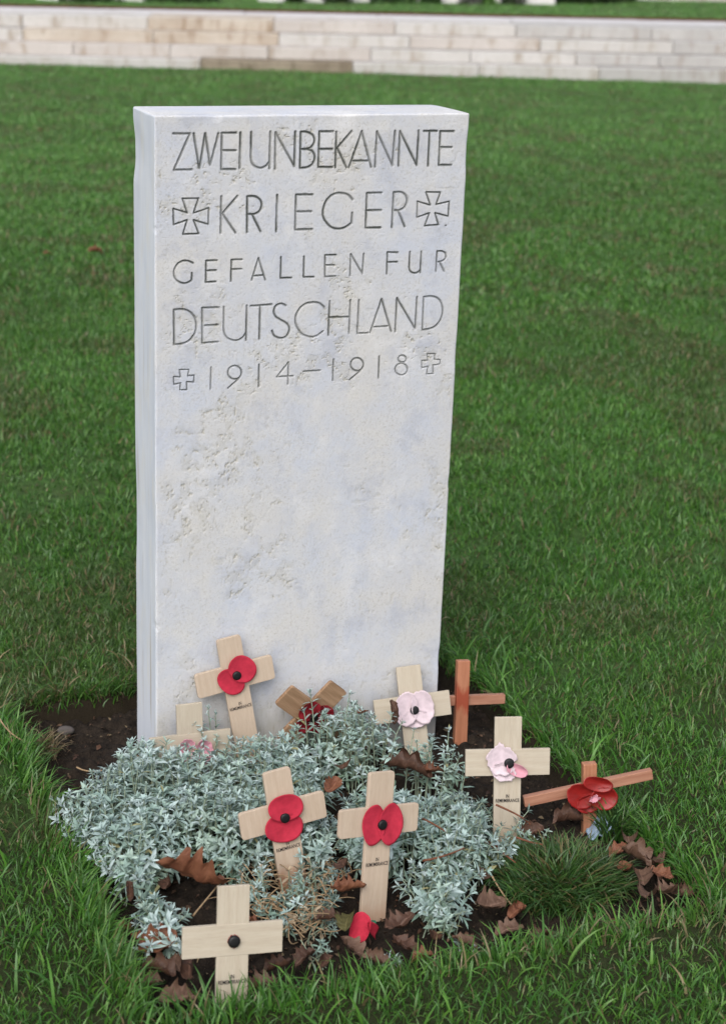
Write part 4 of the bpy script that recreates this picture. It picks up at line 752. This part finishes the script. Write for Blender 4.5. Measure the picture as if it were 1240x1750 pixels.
LEAVES = [
(-.243,-.318,.030,.074,-30,"big","largest rust brown leaf, folded upright behind the nearest cross"),(-.262,-.300,.012,.034,74,"","pale orange brown leaf touching the left side of the largest rust leaf"),
(-.295,-.227,0,.03,59,"",LFT),(-.315,-.214,0,.027,18,"",LFT),(-.316,-.166,0,.026,44,"",LFT),(-.294,-.309,0,.026,0,"",LFT),(-.307,-.314,.02,.030,78,"narrow","narrow rolled brown leaf standing in the loose silver tuft"),
(-.300,-.394,.004,.050,15,"","broad brown leaf under the loose silver tuft, by the nearest cross's left arm"),(-.312,-.436,0,.042,-36,"","brown leaf below the broad one left of the nearest cross"),
(-.325,-.455,0,.03,-2,"","small brown leaf poking out of the lawn edge at lower left"),(-.286,-.46,.012,.044,68,"narrow","upright rolled brown leaf left of the nearest cross's foot"),(-.308,-.489,.002,.046,13,"","flat purplish brown leaf in the grass at the lower left corner of the bed"),
(-.289,-.423,-.005,.03,99,"","dark curled leaf under the nearest cross's left arm"),(-.323,-.352,0,.024,30,"","tiny brown leaf at the left lawn edge beside the loose silver tuft, upper one"),(-.314,-.372,0,.02,-51,"","tiny brown leaf at the left lawn edge beside the loose silver tuft, lower one"),
(-.076,-.337,.02,.03,58,"","small orange brown leaf, upper of two left of the long footed cross"),(-.087,-.379,.018,.046,-1,"","folded orange brown leaf, lower of two left of the long footed cross"),(-.121,-.408,.006,.032,-19,"","brown leaf above the small round silver plant"),
(-.104,-.423,.006,.034,60,"olive","olive green leaf just left of the fallen red poppy"),(-.114,-.46,.002,.036,-66,"","striped brown leaf below the fallen red poppy"),(-.099,-.487,0,.034,-28,"","purplish brown leaf at the grass edge under the fallen red poppy"),
(-.055,-.446,.008,.044,13,"","brown lobed leaf right of the fallen poppy, upper one"),(-.061,-.474,.002,.038,-67,"","brown lobed leaf right of the fallen poppy, lower one"),(-.024,-.469,0,.026,71,"","small curled brown leaf under the front of the broad silver plant"),
(.002,-.488,0,.034,-54,"","reddish leaf at the grass edge beside small stray silver shoots"),(.055,-.436,.004,.044,6,"","flat brown leaf left of the grass tuft, largest of that group"),(.076,-.38,.004,.028,48,"","small upright brown leaf touching the grass tuft's left side"),
(.054,-.483,0,.036,-2,"","brown leaf in front of the grass tuft at the lawn edge"),(.078,-.453,0,.036,33,"","dark purplish leaf tucked under the front of the grass tuft"),(.083,-.502,0,.026,12,"","small leaf half sunk in grass below the grass tuft"),
(-.148,-.474,0,.03,51,"","brown leaf behind the small round silver plant's left side"),(-.203,-.387,0,.04,15,"","dark leaf right of the nearest cross's top"),(-.186,-.416,0,.034,65,"narrow","curled brown leaf beside the nearest cross's right arm"),
(-.198,-.467,0,.038,-2,"","brown leaf under the nearest cross's right arm"),(-.224,-.495,0,.038,-19,"","reddish leaf in the grass right of the nearest cross's foot"),(-.165,-.462,0,.032,26,"","brown leaf left of the small round silver plant near the lawn"),(-.053,-.501,0,.028,-19,"","brown leaf beside the tiny silver sprig at the lawn edge"),
(.264,-.369,.008,.036,62,"",HEAP),(.247,-.413,.014,.042,-58,"",HEAP),(.271,-.417,.004,.046,-66,"",HEAP),(.236,-.446,.008,.036,70,"",HEAP),(.223,-.48,.008,.036,43,"",HEAP),(.252,-.475,.004,.040,11,"",HEAP),(.231,-.417,.004,.030,65,"",HEAP),(.274,-.472,-.006,.036,-2,"",HEAP),(.243,-.385,.006,.034,10,"",HEAP),(.262,-.444,.006,.036,120,"",HEAP),
(.001,-.145,.034,.042,73,"dark","dark brown leaf sunk among silver shoots below the tilted brown cross"),(.070,-.168,.030,.075,-50,"narrow","long rolled rust brown leaf lying across the silver plants in the middle"),(.098,-.190,.034,.034,10,"","brown leaf at the right end of the long rolled leaf"),
(-.044,-.221,.052,.034,40,"small","small rust leaf in silver plants between the two tan front crosses"),(.101,-.058,.050,.034,95,"narrow","narrow rust strip of leaf over the left arm of the whitish poppy cross"),(.048,-.085,.070,.02,21,"small","small rust scrap of leaf among shoots in front of the gravestone"),
(.17,-.307,.0,.038,0,"","brown leaf right of the ragged pink poppy cross's foot"),(.225,-.296,0,.04,-18,"","pale brown leaf at the foot of the red stick cross")]
for i, (x, y, z, L, yw, kd_, lb) in enumerate(LEAVES): dead_leaf(x, y, z, L, yw, kd_, lb, i, tilt={0: (-.75, .25), 16: (-.4, .1), 15: (-.5, .2), 51: (.1, -1.25), 1: (-.6, .1)}.get(i))
for i, (x, y, L, lb, kd_) in enumerate(((.505, 3.143, .05, "red brown leaf on the open lawn left of the gravestone, larger one", "lawn"), (.362, 3.135, .032, "small brown leaf on the open lawn farther left than the larger one", "lawn"), (.957, 5.991, .04, "tiny pale brown leaf far off on the lawn left of the gravestone top", "small"), (.43, 2.83, .03, "small dark leaf on the lawn just below the other lawn leaves", "dark"))):
    dead_leaf(x, y, .02, L, 20 * i, "lawn" if kd_ != "dark" else "lawn", lb, 80 + i, "dead leaves out on the lawn", (.1, .2))
pm = petal_mesh(.022, .016, .004, .06, 9); o = link("white_petal", pm, M['paper_pink']); o.location = (.42, 4.42, .035 + float(gz(np.array(.42), np.array(4.42)))); o.rotation_euler = (-1.2, .2, .3); tag(o, "single whitish petal lying on the lawn far left", "petal")

# crumbs of dead leaf and straw over the soil
r = np.random.default_rng(88); n = 2600; x = r.uniform(BX0, BX1, n); y = r.uniform(BY0, BY1, n); k = (bed_d(x, y) > .004) & (r.random(n) < np.where(y < -.2, 1, .8)) & ~((np.abs(x) < HW) & (y > -.002)); x, y = x[k], y[k]; n = len(x)
a = r.random(n) * 6.28; L = .002 + .008 * r.random(n) ** 2; Wd = L * (.25 + .6 * r.random(n)); zz = SZ(x, y) + .0035
dx, dy = np.cos(a), np.sin(a); tz = r.normal(0, .35, (n, 2))
q = lambda s, t, up: np.stack([x + dx * L * s - dy * Wd * t, y + dy * L * s + dx * Wd * t, zz + L * s * tz[:, 0] + Wd * t * tz[:, 1] + up], -1)
V = np.stack([q(-.5, -.2, 0), q(0, -.5, .0012), q(.5, 0, 0), q(.1, .5, .001), q(-.35, .35, -.0005)], 1).reshape(-1, 3)
tn = np.array([(.075, .036, .02), (.05, .026, .017), (.11, .065, .04), (.16, .12, .07)])[r.integers(0, 4, n)] * (.6 + .7 * r.random((n, 1)))
o = link("leaf_litter", np_mesh("leaf_litter", V, [np.arange(5 * n).reshape(-1, 5)], False, np.repeat(tn, 5, 0)), M['foliage']); tag(o, "crumbs of dead leaf and straw strewn over the bed soil", "litter", kind="stuff")

# twigs
TW = [(.087,-.314,.02,.115,-.378,.012,"red brown twig between the broad silver plant and the grass tuft, longest"),(.101,-.339,.02,.113,-.367,.012,"short red brown twig lying close beside the longest twig"),(.134,-.34,.02,.155,-.364,.02,"red brown twig on the grass tuft's upper edge"),
      (.137,-.281,.03,.17,-.306,.012,"thin red twig crossing the foot of the ragged pink poppy cross"),(.019,-.305,.05,.04,-.353,.05,"dark twig lying over the broad silver plant"),(-.009,-.4,.05,.048,-.382,.045,"thin reddish twig in the front of the broad silver plant"),
      (.079,-.392,.01,.081,-.443,.0,"pale bent stalk left of the grass tuft"),(-.253,-.366,.012,-.204,-.31,.012,"tan forked stalk below the largest rust leaf"),(-.36,.116,.03,-.333,.055,.02,"grey stalk lying in the lawn edge beside the dry grass tuft"),(-.282,.035,-.01,-.254,.017,-.01,"brown root lying on bare soil left of the silver plants")]
for i, (a, b, c_, d, e, f_, lb) in enumerate(TW):
    P0 = np.array([[a, b, c_]]); P2 = np.array([[d, e, f_]]); P1 = (P0 + P2) / 2 + np.random.default_rng(i).normal(0, .004, (1, 3))
    o = link("twig", tubes("twig", P0, P1, P2, [.0013 if i < 6 else .0011], [.0008], 8, 7), M['twig'] if i < 6 else M['drystem']); tag(o, lb, "twig", "twigs and stalks in the bed")

# ------------------------------------------------------------------ grass
TIP = 0
def blades(x, y, z, h, wd, az, lean, tint, nseg=3, twist=None):
    n = len(x); t = np.linspace(0, 1, nseg + 1)[None, :]
    dx, dy = np.cos(az)[:, None], np.sin(az)[:, None]; hh = h[:, None]; ln = lean[:, None]
    off = ln * hh * t ** 1.7; up = hh * t * np.sqrt(np.maximum(1 - (np.minimum(ln, .96) * t ** .8) ** 2, .06))
    C = np.stack([x[:, None] + dx * off, y[:, None] + dy * off, z[:, None] + up], -1)
    fa = az + (np.pi / 2 if twist is None else twist); fx, fy = np.cos(fa)[:, None], np.sin(fa)[:, None]
    wv_ = wd[:, None] * .5 * (1 - t[:, :-1] ** 2.2 * .75); W3 = np.stack([fx * wv_, fy * wv_, 0 * wv_], -1)
    body = np.stack([C[:, :-1] - W3, C[:, :-1] + W3], 2).reshape(n, nseg * 2, 3)
    V = np.concatenate([body, C[:, -1:]], 1); m = nseg * 2 + 1; o0 = (np.arange(n) * m)[:, None]
    q = [np.stack([o0[:, 0] + 2 * k, o0[:, 0] + 2 * k + 1, o0[:, 0] + 2 * k + 3, o0[:, 0] + 2 * k + 2], -1) for k in range(nseg - 1)]
    tr = np.stack([o0[:, 0] + 2 * nseg - 2, o0[:, 0] + 2 * nseg - 1, o0[:, 0] + 2 * nseg], -1)
    return V.reshape(-1, 3), (np.concatenate(q) if q else np.zeros((0, 4), int)), tr, np.repeat(tint, m, 0)
def turf_tint(n, r, x, y, dry=.10):
    base = np.array([(.050, .135, .020), (.070, .165, .026), (.042, .118, .024), (.100, .195, .042), (.065, .135, .042)])[r.integers(0, 5, n)]
    pa = fbm(x, y, 1.3, 3, 71)[:, None]; pb = fbm(x, y, 6, 3, 72)[:, None]
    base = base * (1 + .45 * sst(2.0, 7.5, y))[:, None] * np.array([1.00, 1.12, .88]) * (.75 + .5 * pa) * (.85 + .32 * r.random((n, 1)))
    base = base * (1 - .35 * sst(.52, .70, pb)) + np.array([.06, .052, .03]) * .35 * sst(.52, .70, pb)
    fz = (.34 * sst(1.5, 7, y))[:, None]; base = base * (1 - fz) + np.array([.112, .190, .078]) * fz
    dead = (r.random(n) < dry * (.5 + 1.6 * sst(.45, .7, pb[:, 0])))[:, None]
    return np.where(dead, np.array([.17, .14, .07]) * (.5 + .8 * r.random((n, 1))), base)
def cam_xy(x, y, z=0.0):
    d = np.stack([x, y, np.full(x.shape, z)], -1) - CAM; D = d @ C_F
    return 620 + 2969.57 * (d @ C_R) / D, 875 - 2969.57 * (d @ C_U) / D, D
parts = []
def lawn_band(d0, d1, dens, mx, h0, h1, wd, nseg, seed, keep=1.0):
    r = np.random.default_rng(seed)
    # world box holding the band, thinned to the widened view
    far = d1; wx = (620 + mx) / 2969.57 * far
    cx = CAM[:2] + C_F[:2] / np.hypot(*C_F[:2]) * 0
    ax = C_R[:2] / np.hypot(*C_R[:2]); fw = np.array([-ax[1], ax[0]])
    A = (far - d0 + .5) * 2 * wx; n = int(A * dens)
    s = r.uniform(-wx, wx, n); q = r.uniform(d0 - .45, far + .3, n)
    x = CAM[0] + ax[0] * s + fw[0] * q; y = CAM[1] + ax[1] * s + fw[1] * q
    px, py, D = cam_xy(x, y)
    k = (D > d0) & (D <= d1) & (px > -mx) & (px < 1240 + mx)
    k &= (r.random(n) < np.where((px > -260) & (px < 1500), 1, keep))
    t, nn_ = st_co(x, y); k &= nn_ < -.02
    bd = bed_d(x, y); k &= bd < .004
    k &= r.random(n) > np.maximum(.55 * sst(.56, .72, fbm(x, y, 11, 3, 78)), .22 * sst(-.15, -.45, y))
    k &= ~((np.abs(x) < HW) & (y > 0) & (y < HT))
    x, y, bd = x[k], y[k], bd[k]; n = len(x); 
    near_edge = sst(-.03, .002, bd)
    bald = sst(.60, .75, fbm(x, y, 9, 3, 74))
    h = (h0 + (h1 - h0) * r.random(n)) * (.75 + .5 * fbm(x, y, 5, 2, 73)) * (1 + .35 * near_edge * r.random(n)) * (1 - .35 * bald)
    az = r.random(n) * 2 * np.pi
    tw = r.random(n) * np.pi
    lean = np.clip(.25 + .65 * r.random(n), 0, .98)
    z = gz(x, y) - .003
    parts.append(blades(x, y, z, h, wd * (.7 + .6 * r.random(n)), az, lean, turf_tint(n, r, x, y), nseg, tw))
lawn_band(1.15, 2.75, 70000, 900, .010, .025, .0019, 3, 301, .45)
lawn_band(2.75, 4.6, 36000, 900, .013, .027, .0026, 2, 302, .4)
lawn_band(4.6, 7.5, 16000, 800, .014, .028, .0044, 2, 303, .4)
lawn_band(7.5, 13.0, 8000, 700, .015, .028, .0072, 1, 304, .5)
# longer blades hanging over the cut edge of the bed
r = np.random.default_rng(310); n = 5600
side = r.choice(4, n, p=(.36, .2, .2, .24)); u = r.random(n); dd = .004 + .022 * r.random(n) ** 1.5
x = np.where(side == 0, BX0 - dd, np.where(side == 1, BX1 + dd, BX0 + u * (BX1 - BX0))); y = np.where(side == 2, BY0 - dd, np.where(side == 3, BY1 + dd, BY0 + u * (BY1 - BY0)))
inw = np.where(side == 0, 0, np.where(side == 1, np.pi, np.where(side == 2, np.pi / 2, -np.pi / 2)))
k = bed_d(x, y) < .006; x, y, inw = x[k], y[k], inw[k]; n = len(x)
hh = np.where(side[k] == 2, .016, np.where(side[k] == 0, .026, .022)) + .032 * r.random(n) ** 2.2
parts.append(blades(x, y, gz(x, y) - .004, hh, .0021 * (.7 + .6 * r.random(n)), inw + r.normal(0, 1.0, n), np.clip(.3 + .65 * r.random(n), 0, .97), turf_tint(n, r, x, y, .14) * 1.1, 4, r.random(n) * np.pi))
# scattered longer, broader blades in the near turf
r = np.random.default_rng(311); n = 5200; x = r.uniform(-1.0, .9, n); y = r.uniform(-1.05, .32, n); px, py, D = cam_xy(x, y); bd = bed_d(x, y)
k = (bd < -.004) & ((bd > -.14) | (y < -.45)) & (D > 1.1) & (px > -500) & (px < 1700) & ~((np.abs(x) < HW + .01) & (y > -.01) & (y < HT + .01)); x, y = x[k], y[k]; n = len(x)
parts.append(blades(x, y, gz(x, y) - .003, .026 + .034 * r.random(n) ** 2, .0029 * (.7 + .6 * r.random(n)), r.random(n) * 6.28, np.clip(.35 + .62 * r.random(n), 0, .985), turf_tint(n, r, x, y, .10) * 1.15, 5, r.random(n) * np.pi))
# a few tall blades in front of the nearest cross's foot
r = np.random.default_rng(312); n = 34; x = r.uniform(-.30, -.17, n); y = r.uniform(-.545, -.515, n)
parts.append(blades(x, y, gz(x, y) - .004, .03 + .030 * r.random(n), .0026 * (.7 + .6 * r.random(n)), r.random(n) * 6.28, .2 + .6 * r.random(n), turf_tint(n, r, x, y, .05) * 1.3, 5, r.random(n) * np.pi))
def join(parts, name, mat):
    off = 0; Vv, Q, T3, C = [], [], [], []
    for v, q, t, c in parts:
        Vv.append(v); C.append(c); T3.append(t + off); Q.append(q + off) if len(q) else None; off += len(v)
    return np_mesh(name, np.concatenate(Vv), [np.concatenate(Q) if Q else [], np.concatenate(T3)], True, np.concatenate(C))
o = link("grass", join(parts, "grass", M['grass']), M['grass']); tag(o, "short mown green lawn grass around the bed", "grass", kind="stuff")
# upper lawn grass
r = np.random.default_rng(320); n = 60000; t = r.uniform(-2, 9, n); q = 1.37 + 2.6 * r.random(n) ** 1.3; x = SO[0] + SE[0] * t + SN[0] * q; y = SO[1] + SE[1] * t + SN[1] * q
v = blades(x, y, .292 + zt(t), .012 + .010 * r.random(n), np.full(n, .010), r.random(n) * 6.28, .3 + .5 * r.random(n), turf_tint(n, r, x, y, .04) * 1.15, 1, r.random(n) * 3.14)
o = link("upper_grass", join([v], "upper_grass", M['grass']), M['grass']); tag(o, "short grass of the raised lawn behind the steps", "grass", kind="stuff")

def tuft(name, cx, cy, rx, ry, n, h0, h1, tints, label, seed, z0=-.02, wd=.0021, flat=.75):
    r = np.random.default_rng(seed); a = r.random(n) * 2 * np.pi; u = np.sqrt(r.random(n))
    x = cx + rx * u * np.cos(a); y = cy + ry * u * np.sin(a); az = a + r.normal(0, 1.1, n)
    hd = .010 * (1 - u ** 2)
    tn = np.array(tints)[r.integers(0, len(tints), n)] * (.6 + .8 * r.random((n, 1)))
    P = blades(x - cx, y - cy, z0 + hd, h0 + (h1 - h0) * r.random(n), wd * (.7 + .6 * r.random(n)), az, np.clip(.35 + flat * (.25 + .75 * u) * (.3 + .9 * r.random(n)), 0, .985), tn, 4, r.random(n) * np.pi)
    root = empty(name, (cx, cy, 0)); tag(root, label, "grass tuft")
    o = link("blades", join([P], "blades", M['grass']), M['grass'], root); o["kind"] = "stuff"
    Vm, Am = np.meshgrid(np.linspace(0, 1, 10), np.linspace(0, 2 * np.pi, 28)); hm = z0 + .009 * (1 - Vm ** 2) - .006 * Vm
    Vx = np.stack([rx * 1.02 * Vm * np.cos(Am), ry * 1.02 * Vm * np.sin(Am), hm + .006 * (vn(Vm * 9, Am * 4, 1, seed) - .5)], -1).reshape(-1, 3)
    link("clod", np_mesh("clod", Vx, [grid_faces(28, 10)]), M['soil'], root)
GT = [(.032, .092, .016), (.044, .108, .02), (.028, .076, .020), (.06, .115, .026), (.038, .09, .018), (.12, .10, .04)]
tuft("grass_tuft", .163, -.398, .070, .062, 2100, .022, .050, GT, "dark green dome of long grass growing inside the bed at right", 401)
tuft("grass_tuft", .278, -.316, .018, .018, 200, .03, .055, GT[:4], "small tuft of dark upright grass beside the blue plastic scrap", 402, flat=.4)
tuft("dry_tuft", -.316, .094, .024, .020, 230, .02, .046, [(.17, .12, .065), (.24, .18, .10), (.09, .09, .035)], "dry straw coloured tuft at the bare soil's left corner", 403, wd=.0015)
